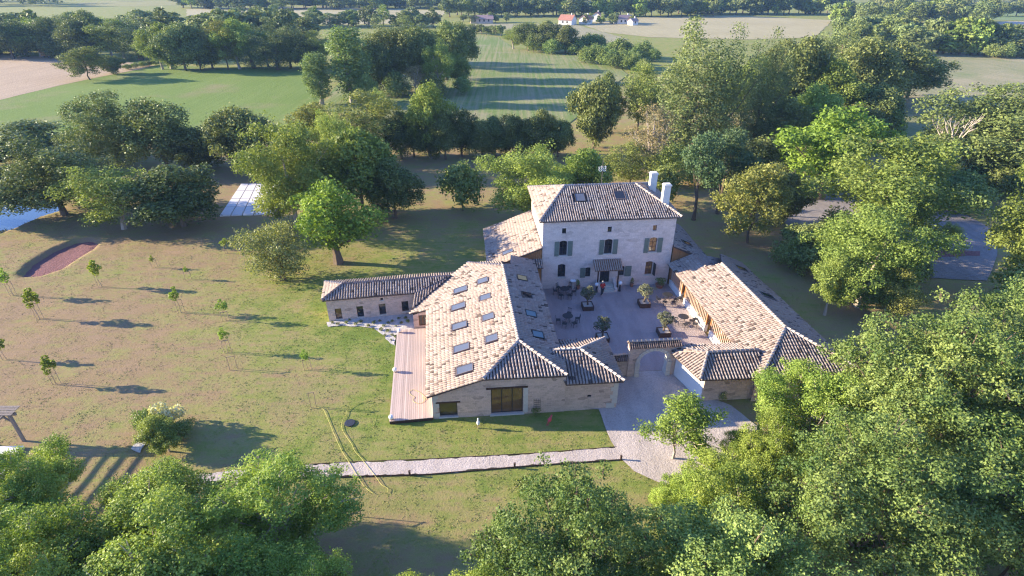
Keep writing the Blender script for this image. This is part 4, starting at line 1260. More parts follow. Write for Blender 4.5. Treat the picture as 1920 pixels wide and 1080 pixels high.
hose('garden_hose', [(596, 764, 0), (606, 768, 0), (614, 784, 0), (628, 818, 0), (641, 846, 0), (655, 868, 0.02), (668, 890, 0.02), (680, 908, 0), (690, 919, 0), (700, 926, 0)], 'yellow hose running straight from the stake across the gravel path')
hose('garden_hose', [(800, 750, .28), (797, 745, .28), (790, 738, .28), (779, 732, .28), (771, 732, .28), (767, 736, .28), (771, 741, .28), (777, 745, .28), (774, 750, .28), (778, 755, .28), (787, 757, .28), (795, 753, .28), (796, 748, .28), (791, 745, .28)],
     'pale yellow hose coiled on the timber deck')
hose('garden_hose', [(732, 749, 0), (710, 749, 0), (690, 751, 0), (668, 758, 0), (652, 768, 0), (648, 780, 0), (641, 792, 0), (642, 806, 0), (650, 820, 0), (660, 834, 0), (665, 846, 0), (676, 858, 0), (690, 876, 0.02), (705, 895, 0.02), (716, 910, 0), (727, 916, 0), (726, 924, 0)],
     'yellow hose curving from the deck past the round cover')
mb = MB(); p = at(656, 793); mb.lathe([(0.40, 0), (0.40, 0.03), (0.36, 0.04)], n=20)
o = tag(mb.obj('manhole_cover', M['metal_black']), 'round dark cover set in the lawn beside the hose', 'manhole cover'); o.location = (p.x, p.y, 0.0)

# slender pale bird figure and red bird figure on the lawn in front of the barn
def bird(name, p, h, mat, label, lean=0.0):
    t = empty(name, p, label, 'garden sculpture')
    mb = MB()
    mb.lathe([(0.02, 0.30 * h), (0.10 * h, 0.38 * h), (0.14 * h, 0.52 * h), (0.10 * h, 0.66 * h), (0.05 * h, 0.76 * h), (0.045 * h, 0.84 * h), (0.07 * h, 0.90 * h), (0.05 * h, 0.97 * h), (0.01, h)], n=12)
    b = mb.obj('body', M[mat], t, True)
    mb = MB()
    for s_ in (-1, 1): mb.tube([(0.05 * h * s_, 0, 0.36 * h), (0.06 * h * s_, 0.01, 0.15 * h), (0.05 * h * s_, -0.02, -0.02)], [0.03 * h, 0.022 * h, 0.03 * h], 6)
    mb.obj('leg', M['stake'] if mat == 'white' else M[mat], t)
    mb = MB(); mb.lathe([(0.03 * h, 0), (0.002, 0.14 * h)], n=6)
    k = mb.obj('beak', M['stake'], t); k.location = (0.05 * h, 0, 0.9 * h); k.rotation_euler = (0, 1.7, 0)
    for s_ in (-1, 1):
        mb = MB(); mb.hexa([(-0.10 * h, 0.10 * h * s_, 0.40 * h), (0.08 * h, 0.11 * h * s_, 0.45 * h), (0.08 * h, 0.14 * h * s_, 0.45 * h), (-0.10 * h, 0.13 * h * s_, 0.40 * h), (-0.05 * h, 0.08 * h * s_, 0.7 * h), (0.07 * h, 0.09 * h * s_, 0.68 * h), (0.07 * h, 0.12 * h * s_, 0.68 * h), (-0.05 * h, 0.11 * h * s_, 0.7 * h)])
        mb.obj('wing', M[mat], t)
    t.rotation_euler = (0, lean, 0.3)
bird('pale_bird_figure', at(897, 802), 0.95, 'white', 'slender pale figure standing on the lawn near the barn door')
bird('red_bird_figure', at(1026, 797), 1.0, 'pink_red', 'small leaning red figure in the barn shadow on the lawn', 0.35)

# courtyard: four square planters, olive trees in them
def planter(a, b, label):
    t = empty('planter', yard(a, b, 0.04), label, 'planter', 'square planters in the courtyard', PHI)
    w, h, th = 0.55, 0.48, 0.07
    mb = MB()
    mb.box(-w, -w, 0, w, -w + th, h); mb.box(-w, w - th, 0, w, w, h); mb.box(-w, -w + th, 0, -w + th, w - th, h); mb.box(w - th, -w + th, 0, w, w - th, h)
    mb.obj('box_side', M['corten'], t)
    mb = MB(); mb.box(-w + th, -w + th, 0.05, w - th, w - th, h - 0.06); mb.obj('soil', M['soil'], t)
PLANT = [(11.85, 47.95, 'planter nearest the front steps'), (17.7, 48.0, 'planter at the sunny edge of the courtyard'), (12.1, 42.3, 'planter behind the corner block roof'), (18.0, 42.7, 'planter just behind the gate arch')]
for a, b, w in PLANT: planter(a, b, 'dark square ' + w)

# tables and chairs
def table(a, b, label):
    t = empty('garden_table', yard(a, b, 0.04), label, 'table', 'round courtyard tables', PHI)
    mb = MB(); mb.lathe([(0.50, 0.70), (0.52, 0.715), (0.50, 0.73)], n=20); mb.obj('tabletop', M['metal_black'], t)
    for k in range(4):
        an = k * math.pi / 2 + 0.6
        mb = MB(); mb.tube([(0.42 * math.cos(an), 0.42 * math.sin(an), 0), (0.15 * math.cos(an), 0.15 * math.sin(an), 0.4), (0.3 * math.cos(an), 0.3 * math.sin(an), 0.7)], 0.018, 5); mb.obj('leg', M['metal_black'], t)
def make_chair():
    t = empty('garden_chair', (0, 0, 0), 'dark metal chair', 'chair')
    mb = MB(); mb.box(-0.21, -0.21, 0.43, 0.21, 0.21, 0.455); mb.obj('seat', M['metal_black'], t)
    mb = MB()
    for i in range(5): mb.bar((-0.17 + 0.085 * i, 0.20, 0.46), (-0.17 + 0.085 * i, 0.27, 0.84), 0.02)
    mb.bar((-0.2, 0.27, 0.85), (0.2, 0.27, 0.85), 0.03); mb.obj('backrest', M['metal_black'], t)
    for x, y in ((-.19, -.19), (.19, -.19), (-.19, .19), (.19, .19)):
        mb = MB(); mb.bar((x, y, 0), (x * 0.95, y * 0.95, 0.43), 0.025); mb.obj('leg', M['metal_black'], t)
    return t
tabs = [(10.0, 50.9, 'round dark table in the shade close to the house wall'), (9.4, 45.6, 'round dark table in the deep shade beside the barn'), (20.35, 48.75, 'round dark table in the sun near the slatted gallery, farther one'), (20.5, 44.5, 'round dark table in the sun near the slatted gallery, nearer one')]
for a, b, lb in tabs: table(a, b, lb)
seats = [[(-.95, .1), (-.5, -.85), (.35, -.95), (.95, -.2), (.6, .8), (-.5, .8)], [(-.95, -.2), (-.45, -.9), (.5, -.9), (.95, -.1), (.3, .95)],
         [(-1.0, -.35), (-.55, -.95), (.35, -1.0), (.75, -.55), (1.15, -.4)], [(-.95, .2), (-.85, -.4), (-.1, -.95), (.75, -.35), (.85, -.95), (1.2, -.1), (1.75, -1.2)]]
ws = ['shaded table by the house wall', 'shaded table beside the barn', 'farther sunny table', 'nearer sunny table']
ch0 = make_chair(); first = True
for (a, b, _), ss, w in zip(tabs, seats, ws):
    for dx, dy in ss:
        c = ch0 if first else copy_tree(ch0); first = False
        c.location = yard(a + dx, b + dy, 0.042); c.rotation_euler = (0, 0, PHI + math.atan2(dy, dx) - math.pi / 2 + random.uniform(-.4, .4))
        an = (math.degrees(math.atan2(dy, dx)) + 382.5) % 360
        wd_ = ('right', 'far right', 'far', 'far left', 'left', 'near left', 'near', 'near right')[int(an // 45)]
        if math.hypot(dx, dy) > 1.6: wd_ = 'outer right'
        tag(c, 'dark metal chair on the %s side of the %s' % (wd_, w), group='chairs round the ' + w)

def pot(a, b, r, h, mat, label):
    t = empty('flower_pot', yard(a, b, 0.04), label, 'pot')
    mb = MB(); mb.lathe([(r * 0.7, 0), (r, h * 0.9), (r * 1.08, h * 0.9), (r * 1.08, h), (r * 0.9, h), (r * .85, h * 0.9)], n=14); mb.obj('bowl', M[mat], t)
    return t
pot(11.66, 51.95, 0.2, 0.45, 'terracotta', 'small plant pot under the shuttered window left of the steps')
pot(17.5, 51.95, 0.2, 0.42, 'terracotta', 'small plant pot right of the front steps')
pot(20.45, 51.5, 0.45, 0.4, 'terracotta', 'wide low pot with round shrub by the right house corner')
# pedestal basin on the facade
sk_ = empty('wall_basin', yard(11.1, 52.05, 0), 'small white basin on the house wall', 'basin', rz=PHI)
mb = MB(); mb.lathe([(0.10, 0.85), (0.30, 0.98), (0.32, 1.02), (0.26, 1.02), (0.2, 0.95)], n=12); mb.obj('bowl', M['white'], sk_)
mb = MB(); mb.lathe([(0.1, 0), (0.07, 0.3), (0.07, 0.86)], n=8); mb.obj('stem', M['ashlar'], sk_)

# the person in front of the steps
def skinned(name, verts, edges, radii, mat, parent, root=0, sub=2):
    me = bpy.data.meshes.new(name)
    me.from_pydata(verts, edges, [])
    me.materials.append(mat)
    o = link(name, me, parent)
    md = o.modifiers.new('Skin', 'SKIN'); md.use_smooth_shade = True
    for i, r in enumerate(radii): me.skin_vertices[0].data[i].radius = (r, r) if not isinstance(r, tuple) else r
    me.skin_vertices[0].data[root].use_root = True
    if sub: s2 = o.modifiers.new('Sub', 'SUBSURF'); s2.levels = 1; s2.render_levels = sub
    return o
def person():
    t = empty('person', yard(13.87, 50.25, 0.04), 'person in red top and dark trousers walking towards the front steps', 'person', rz=PHI + 0.2)
    J = {'pel': (0, 0, .95), 'chest': (0, .02, 1.28), 'neck': (0, .02, 1.48), 'head': (0, .0, 1.62), 'crown': (0, .0, 1.70),
         'shl': (-.18, .02, 1.42), 'ell': (-.26, .06, 1.14), 'wrl': (-.24, -.08, .90), 'hal': (-.24, -.12, .80),
         'shr': (.18, .02, 1.42), 'elr': (.26, -.02, 1.15), 'wrr': (.25, -.14, .93), 'har': (.25, -.19, .84),
         'hil': (-.09, 0, .90), 'knl': (-.10, -.10, .50), 'anl': (-.10, .02, .09), 'tol': (-.11, -.15, .04),
         'hir': (.09, 0, .90), 'knr': (.10, .03, .49), 'anr': (.10, .20, .11), 'tor': (.11, .06, .03)}
    R = dict(pel=.13, chest=.14, neck=.055, head=.095, crown=.075, shl=.06, ell=.045, wrl=.032, hal=.035, shr=.06, elr=.045, wrr=.032, har=.035, hil=.09, knl=.06, anl=.04, tol=.035, hir=.09, knr=.06, anr=.04, tor=.035)
    E = [('pel', 'chest'), ('chest', 'neck'), ('neck', 'head'), ('head', 'crown'), ('chest', 'shl'), ('shl', 'ell'), ('ell', 'wrl'), ('wrl', 'hal'), ('chest', 'shr'), ('shr', 'elr'), ('elr', 'wrr'), ('wrr', 'har'),
         ('pel', 'hil'), ('hil', 'knl'), ('knl', 'anl'), ('anl', 'tol'), ('pel', 'hir'), ('hir', 'knr'), ('knr', 'anr'), ('anr', 'tor')]
    k = list(J); ix = {n: i for i, n in enumerate(k)}
    skinned('body', [J[n] for n in k], [(ix[a], ix[b]) for a, b in E], [R[n] for n in k], M['skin'], t)
    def sub(names, edges, grow, mat, nm):
        ii = {n: i for i, n in enumerate(names)}
        skinned(nm, [J[n] for n in names], [(ii[a], ii[b]) for a, b in edges], [R[n] + grow for n in names], M[mat], t)
    sub(['pel', 'chest', 'shl', 'ell', 'shr', 'elr'], [('pel', 'chest'), ('chest', 'shl'), ('shl', 'ell'), ('chest', 'shr'), ('shr', 'elr')], .03, 'red', 'red_top')
    sub(['pel', 'hil', 'knl', 'anl', 'hir', 'knr', 'anr'], [('pel', 'hil'), ('hil', 'knl'), ('knl', 'anl'), ('pel', 'hir'), ('hir', 'knr'), ('knr', 'anr')], .02, 'navy', 'trousers')
    mb = MB(); mb.lathe([(0.10, 1.60), (0.112, 1.67), (0.10, 1.74), (0.06, 1.785), (0.005, 1.80)], c=(0, 0.015, 0), n=12); mb.obj('hair', M['hair'], t, True)
person()

# ------------------------------------------------------------------ trees
def unit(v): return v / (np.linalg.norm(v, axis=-1, keepdims=True) + 1e-9)
def leaf_cloud(rng, C, R, n, size, squash=0.85, jitter=0.8, cull=0.72, clump=0, spread=0.25, up=0.25, wid=0.6, bvar=.16):
    """leaf-sized rhombi on the skins of many overlapping clumps; returns vertices, quads, tone"""
    C = np.asarray(C, float); R = np.asarray(R, float)
    k = max(1, clump)
    m = n // k
    w = R ** 2 / np.sum(R ** 2)
    i = rng.choice(len(R), m, p=w)
    d = rng.normal(size=(m, 3)); d[:, 2] += up; d = unit(d)
    rad = R[i] * (0.66 + 0.46 * rng.random(m) ** 0.8)
    P = C[i] + d * rad[:, None] * np.array([1, 1, squash])
    keep = np.ones(m, bool)
    for c, r in zip(C, R):
        q = (P - c) / np.array([1, 1, squash])
        keep &= ~(np.einsum('ij,ij->i', q, q) < (r * cull) ** 2)
    P, d, i = P[keep], d[keep], i[keep]
    bt = rng.normal(0.5, bvar, len(R))
    size = size * (0.8 + 0.4 * rng.random())
    tone = bt[i] + rng.normal(0, 0.12 if k == 1 else 0.18, len(P))
    if k > 1:
        m = len(P)
        off = rng.normal(size=(m * k, 3))
        P = np.repeat(P, k, 0) + off * spread
        d = unit(np.repeat(d, k, 0) + off * 0.55 + np.array([0, 0, .25])); tone = np.repeat(tone, k) + rng.normal(0, 0.12, m * k)
    m = len(P)
    N = unit(d + rng.normal(size=(m, 3)) * jitter)
    A = unit(np.cross(N, rng.normal(size=(m, 3))))
    Bt = np.cross(N, A)
    sz = size * rng.uniform(0.65, 1.3, m)[:, None]
    V = np.stack([P - A * sz * .5, P + Bt * sz * .5 * wid + N * sz * .08, P + A * sz * .5, P - Bt * sz * .5 * wid + N * sz * .08], 1)
    F = np.arange(m * 4).reshape(m, 4)
    return V.reshape(-1, 3), F, np.repeat(np.clip(tone, 0, 1), 4)

def blobs(rng, n, H, Rr, bottom, shape='round', br=(0.22, 0.40), fill=45):
    """clumps gathered on a handful of uneven limbs, so the crown has lobes, gaps and stray tips"""
    out, rad = [], []
    hz = (H - bottom * H) / 2
    cz = bottom * H + hz
    if shape == 'plume':
        k = 7
        for i in range(k):
            a = 6.28 * i / k + rng.uniform(-.4, .4); d = Rr * (0.0 if i == 0 else rng.uniform(.35, .68))
            top = H * (1.0 if i == 0 else rng.uniform(.66, .95)); w = Rr * rng.uniform(.26, .40)
            m = n // k
            for j in range(m):
                t = (j + rng.random()) / m
                z = bottom * H + (top - bottom * H) * t
                r = w * (0.75 + 0.55 * math.sin(math.pi * min(1, 0.15 + 0.85 * t))) * rng.uniform(.6, .95) * (1.0 - 0.25 * t)
                q = rng.normal(0, .3, 2) * w
                out.append((d * math.cos(a) * (0.5 + .6 * t) + q[0], d * math.sin(a) * (0.5 + .6 * t) + q[1], min(z, top - r * .6))); rad.append(r)
        return out, rad
    nf = n * fill // 100                      # filling clumps through the whole crown
    for i in range(nf):
        p = rng.normal(size=3); p = p / np.linalg.norm(p) * rng.uniform(0.1, 0.78) ** 0.6
        t = (p[2] + 1) / 2
        if shape == 'cone': p[:2] *= (1.15 - 0.75 * t)
        elif shape == 'vase': p[:2] *= (0.55 + 0.6 * t)
        elif shape == 'dome': p[2] = max(p[2], -0.5 + 0.2 * rng.random())
        r = Rr * rng.uniform(*br)
        out.append((p[0] * (Rr - r * .6), p[1] * (Rr - r * .6), cz + p[2] * (hz - r * 0.6))); rad.append(r)
    n -= nf
    nl = max(6, n // 3)
    lob = []
    for i in range(nl):
        p = rng.normal(size=3); p /= np.linalg.norm(p)
        if i == 0: p = np.array([0.1, 0, 1.0])
        p *= rng.uniform(0.50, 0.80)
        if shape == 'dome': p[2] = max(p[2], -0.45)
        t = (p[2] + 1) / 2
        if shape == 'cone': p[:2] *= (1.15 - 0.75 * t)
        elif shape == 'vase': p[:2] *= (0.55 + 0.6 * t)
        lob.append((p, rng.uniform(.22, .42)))
    for i in range(n):
        p, lr = lob[i % nl]
        d = rng.normal(size=3); d /= np.linalg.norm(d)
        d = d + p * 0.5
        c = p + d * lr * rng.uniform(.15, .85)
        r = Rr * rng.uniform(*br) * (0.65 + 0.35 * rng.random())
        if i % 9 == 8: c = c * 1.12; r *= .6
        z = min(max(cz + c[2] * (hz - r * .4), bottom * H + r * .4), H - r * .5)
        out.append((c[0] * Rr * .95, c[1] * Rr * .95, z)); rad.append(r)
    return out, rad
def trunk_mb(rng, H, bottom, C, R, r0, limbs=9, stems=1, n=6, twist=0.06):
    mb = MB()
    for s_ in range(stems):
        a = rng.uniform(0, 6.28); off = 0 if stems == 1 else 0.04 * H
        x, y = off * math.cos(a), off * math.sin(a)
        pts, rad = [], []
        top = H * (0.72 if stems == 1 else 0.6)
        lx, ly = rng.normal(0, twist, 2) * H + (np.array([x, y]) * 4 if stems > 1 else 0)
        for k in range(6):
            t = k / 5
            pts.append((x + lx * t * t + rng.normal(0, 0.006) * H, y + ly * t * t + rng.normal(0, 0.006) * H, -0.15 + top * t)); rad.append(r0 * (1.25 if k == 0 else 1) * (1 - 0.78 * t))
        mb.tube(pts, rad, n)
        order = rng.permutation(len(C))[:limbs]
        for j in order:
            t = rng.uniform(max(0.3, bottom * 0.9), 0.85)
            q = t * 5; i0 = min(int(q), 4); fr = q - i0
            p = Vector(pts[i0]).lerp(Vector(pts[i0 + 1]), fr)
            e = Vector(C[j]); mid = p.lerp(e, 0.5) + Vector((0, 0, -0.03 * H))
            rr = r0 * (1 - 0.78 * t) * 0.55
            mb.tube([p, mid, e], [rr, rr * 0.6, rr * 0.2], 5, cap=False)
    return mb

PROTO = {}
def proto(kind, seed, H, Rr, bottom, leafk, nb, nl, size, bark='bark', shape='round', br=(0.22, 0.40), stems=1, limbs=9, clump=6, spread=.26, r0=None, squash=.85, cull=.72, up=.25, far=False, jitter=.8, fill=45, twigs=0, bvar=.16):
    rng = np.random.default_rng(seed)
    C, R = blobs(rng, nb, H, Rr, bottom, shape, br, fill)
    V, F, t = leaf_cloud(rng, C, R, nl, size, squash, cull=cull, clump=clump, spread=spread, up=up, jitter=jitter, bvar=bvar)
    tm = trunk_mb(rng, H, bottom, C, R, r0 or H * 0.022, limbs, stems, 4 if far else 6)
    for j in rng.permutation(len(C))[:twigs]:
        c = np.array(C[j]); ax = c - np.array([0, 0, H * .45]); ax /= np.linalg.norm(ax) + 1e-6
        for k_ in range(2):
            d_ = unit((ax + rng.normal(0, .45, 3))[None])[0]
            a_ = c - ax * R[j] * .5; b_ = c + d_ * R[j] * .6; e_ = c + d_ * R[j] * rng.uniform(.95, 1.2) + np.array([0, 0, .1])
            tm.tube([a_, b_, e_], [.035, .022, .008], 4, cap=False)
    zt = V[:, 2].max()
    rw_ = np.percentile(np.hypot(V[:, 0], V[:, 1]), 97)
    if far:
        tv = np.array(tm.v); nf = [f_ for f_ in tm.f if len(f_) == 4]
        VV = np.concatenate([V, tv]); FF = np.concatenate([F, np.array(nf) + len(V)])
        me = np_mesh(kind, VV, FF, [LEAF[leafk], M[bark]], np.concatenate([t, np.full(len(tv), .5)]), False, np.concatenate([np.zeros(len(F)), np.ones(len(nf))]))
        PROTO.setdefault(kind, []).append((me, None, zt, rw_))
    else:
        PROTO.setdefault(kind, []).append((np_mesh(kind + '_crown', V, F, LEAF[leafk], t), tm.mesh(kind + '_trunk', M[bark]), zt, rw_))

for s in range(3): proto('oak', 20 + s, 10, 4.6, .03, 'oak', 64, 26000, .29, br=(.12, .34))
for s in range(2): proto('ash', 30 + s, 12, 4.6, .08, 'ash', 66, 24000, .28, 'bark_pale', br=(.10, .30))
proto('big_oak', 27, 14, 7.0, .03, 'oak', 96, 44000, .30, br=(.10, .26))
proto('big_ash', 36, 15, 6.6, .05, 'ash', 96, 44000, .28, 'bark_pale', br=(.09, .25))
proto('walnut', 40, 10, 5.3, .22, 'walnut', 46, 14000, .34, 'bark', br=(.16, .27), limbs=16, r0=.42)
proto('lime', 41, 12, 4.8, .10, 'ash', 40, 15000, .36, br=(.2, .34))
proto('column_poplar', 50, 16, 2.6, .02, 'pale_poplar', 70, 20000, .32, 'bark_pale', br=(.30, .50), fill=88)
for s in range(2): proto('poplar', 52 + s, 22, 6.0, .10, 'poplar', 105, 40000, .36, 'bark', shape='plume', limbs=12, spread=.3)
for s in range(2): proto('locust', 60 + s, 14, 5.6, .10, 'locust', 48, 17000, .33, 'bark', br=(.16, .28), limbs=14, r0=.17, fill=60)
proto('bare', 65, 12, 4.6, .15, 'dry', 34, 4500, .32, 'bark_dead', br=(.16, .3), limbs=30)
proto('teal', 67, 13, 4.2, .32, 'teal', 30, 9000, .36, br=(.2, .34), limbs=12)
for s in range(3): proto('bush', 70 + s, 4, 2.6, .0, 'bush', 22, 5500, .30, br=(.26, .44), shape='dome', limbs=4, r0=.08)
proto('hazel', 75, 6.5, 4.0, .02, 'hazel', 46, 12000, .24, br=(.14, .25), shape='vase', stems=3, limbs=9, r0=.12)
for s in range(3): proto('far_dark', 80 + s, 12, 5.0, .0, 'oak', 24, 2600, .85, br=(.24, .42), limbs=2, far=True, fill=75, clump=0)
for s in range(2): proto('far_mid', 85 + s, 12, 4.6, .0, 'ash', 22, 2400, .85, br=(.24, .42), limbs=2, far=True, fill=75, clump=0)
for s in range(2): proto('far_olive', 88 + s, 12, 4.8, .0, 'poplar', 22, 2400, .85, br=(.24, .42), limbs=2, far=True, fill=75, clump=0)
for s in range(2): proto('near_ash', 90 + s, 11, 5.4, .12, 'near_ash', 110, 90000, .155, 'bark_pale', br=(.10, .24), limbs=26, clump=18, spread=.17, jitter=.7, fill=22, twigs=50, bvar=.24)
for s in range(2): proto('near_oak', 94 + s, 13, 6.2, .10, 'near_oak', 130, 100000, .155, 'bark', br=(.09, .23), limbs=30, clump=22, spread=.165, jitter=.65, fill=22, twigs=60, bvar=.24)
proto('sapling', 97, 6, 2.2, .25, 'near_ash', 34, 11000, .17, 'bark_pale', br=(.16, .28), limbs=20, clump=16, spread=.15, jitter=.7, r0=.07, fill=10, twigs=14, bvar=.2)
proto('young', 98, 3, .62, .30, 'yellow', 18, 800, .17, 'stake', br=(.22, .42), limbs=6, r0=.03, clump=0)
proto('young_green', 99, 3, .62, .30, 'walnut', 18, 800, .17, 'stake', br=(.22, .42), limbs=6, r0=.03, clump=0)
proto('olive', 100, 1.9, .72, .30, 'olive', 26, 2600, .10, 'bark', br=(.26, .42), limbs=14, r0=.10, jitter=1.2, clump=0)
proto('plant', 101, .5, .36, .0, 'oak', 9, 260, .12, 'bark', br=(.3, .5), shape='dome', limbs=3, r0=.015, clump=0)
proto('flowering', 102, 1.3, .9, .05, 'flower', 16, 1500, .13, 'bark', br=(.25, .4), limbs=8, r0=.03, clump=0)
proto('pot_shrub', 103, .8, .5, .0, 'bush', 14, 900, .10, 'bark', br=(.3, .5), limbs=5, r0=.03, clump=0)

TREE_N = {'big_oak': ('oak_tree', 'tree'), 'big_ash': ('ash_tree', 'tree'), 'oak': ('oak_tree', 'tree'), 'ash': ('ash_tree', 'tree'), 'walnut': ('walnut_tree', 'tree'), 'lime': ('lime_tree', 'tree'), 'column_poplar': ('poplar_tree', 'tree'), 'poplar': ('poplar_tree', 'tree'),
          'locust': ('locust_tree', 'tree'), 'bare': ('bare_tree', 'tree'), 'teal': ('pine_tree', 'tree'), 'bush': ('shrub', 'shrub'), 'hazel': ('hazel_shrub', 'shrub'), 'far_dark': ('broadleaf_tree', 'tree'),
          'far_mid': ('broadleaf_tree', 'tree'), 'far_olive': ('broadleaf_tree', 'tree'), 'near_ash': ('ash_tree', 'tree'), 'near_oak': ('oak_tree', 'tree'), 'sapling': ('ash_sapling', 'tree'),
          'young': ('young_tree', 'young tree'), 'young_green': ('young_tree', 'young tree'), 'olive': ('olive_tree', 'olive tree'), 'plant': ('bed_plant', 'plant'), 'flowering': ('flowering_shrub', 'shrub'), 'pot_shrub': ('potted_shrub', 'shrub')}
NUM = 'first second third fourth fifth sixth seventh eighth ninth tenth eleventh twelfth thirteenth fourteenth fifteenth'.split()
def place_words(i, n):
    if i == 0: return 'leftmost'
    if i == n - 1: return 'rightmost'
    return NUM[i] + ' from the left'
def number_row(objs, fmt):
    objs = sorted(objs, key=lambda o: o.location.x / o.location.y)
    for i, o in enumerate(objs): o['label'] = fmt % place_words(i, len(objs))
def number_mass(objs, fmt):
    objs = sorted(objs, key=lambda o: o.location.y)
    k = (len(objs) + 1) // 2
    number_row(objs[:k], fmt % ('%s', 'front')); number_row(objs[k:], fmt % ('%s', 'back'))
def plant(kind, x, y, h, w, label, group=None, z=0.0, var=None, rz=None):
    vs = PROTO[kind]
    crown, trunk, H0, R0 = vs[random.randrange(len(vs)) if var is None else var % len(vs)]
    nm, cat = TREE_N[kind]
    sc = (w / 2 / R0, w / 2 / R0, h / H0)
    rz = random.uniform(0, 6.28) if rz is None else rz
    if trunk is None:
        o = link(nm, crown); tag(o, label, cat, group); o.location = (x, y, z); o.rotation_euler = (0, 0, rz); o.scale = sc
        return o
    t = empty(nm, (x, y, z), label, cat, group, rz); t.scale = sc
    link('trunk', trunk, t); link('crown', crown, t)
    return t
def plant_px(kind, u, v, vtop, wpx, label, group=None, var=None, rz=None, u_top=None):
    p = at(u, v)
    h = height_at(p.y, vtop)
    dist = math.sqrt(p.x ** 2 + p.y ** 2 + (CAM_H - h * 0.5) ** 2)
    return plant(kind, p.x, p.y, h, wpx / FPX * dist, label, group, 0, var, rz)

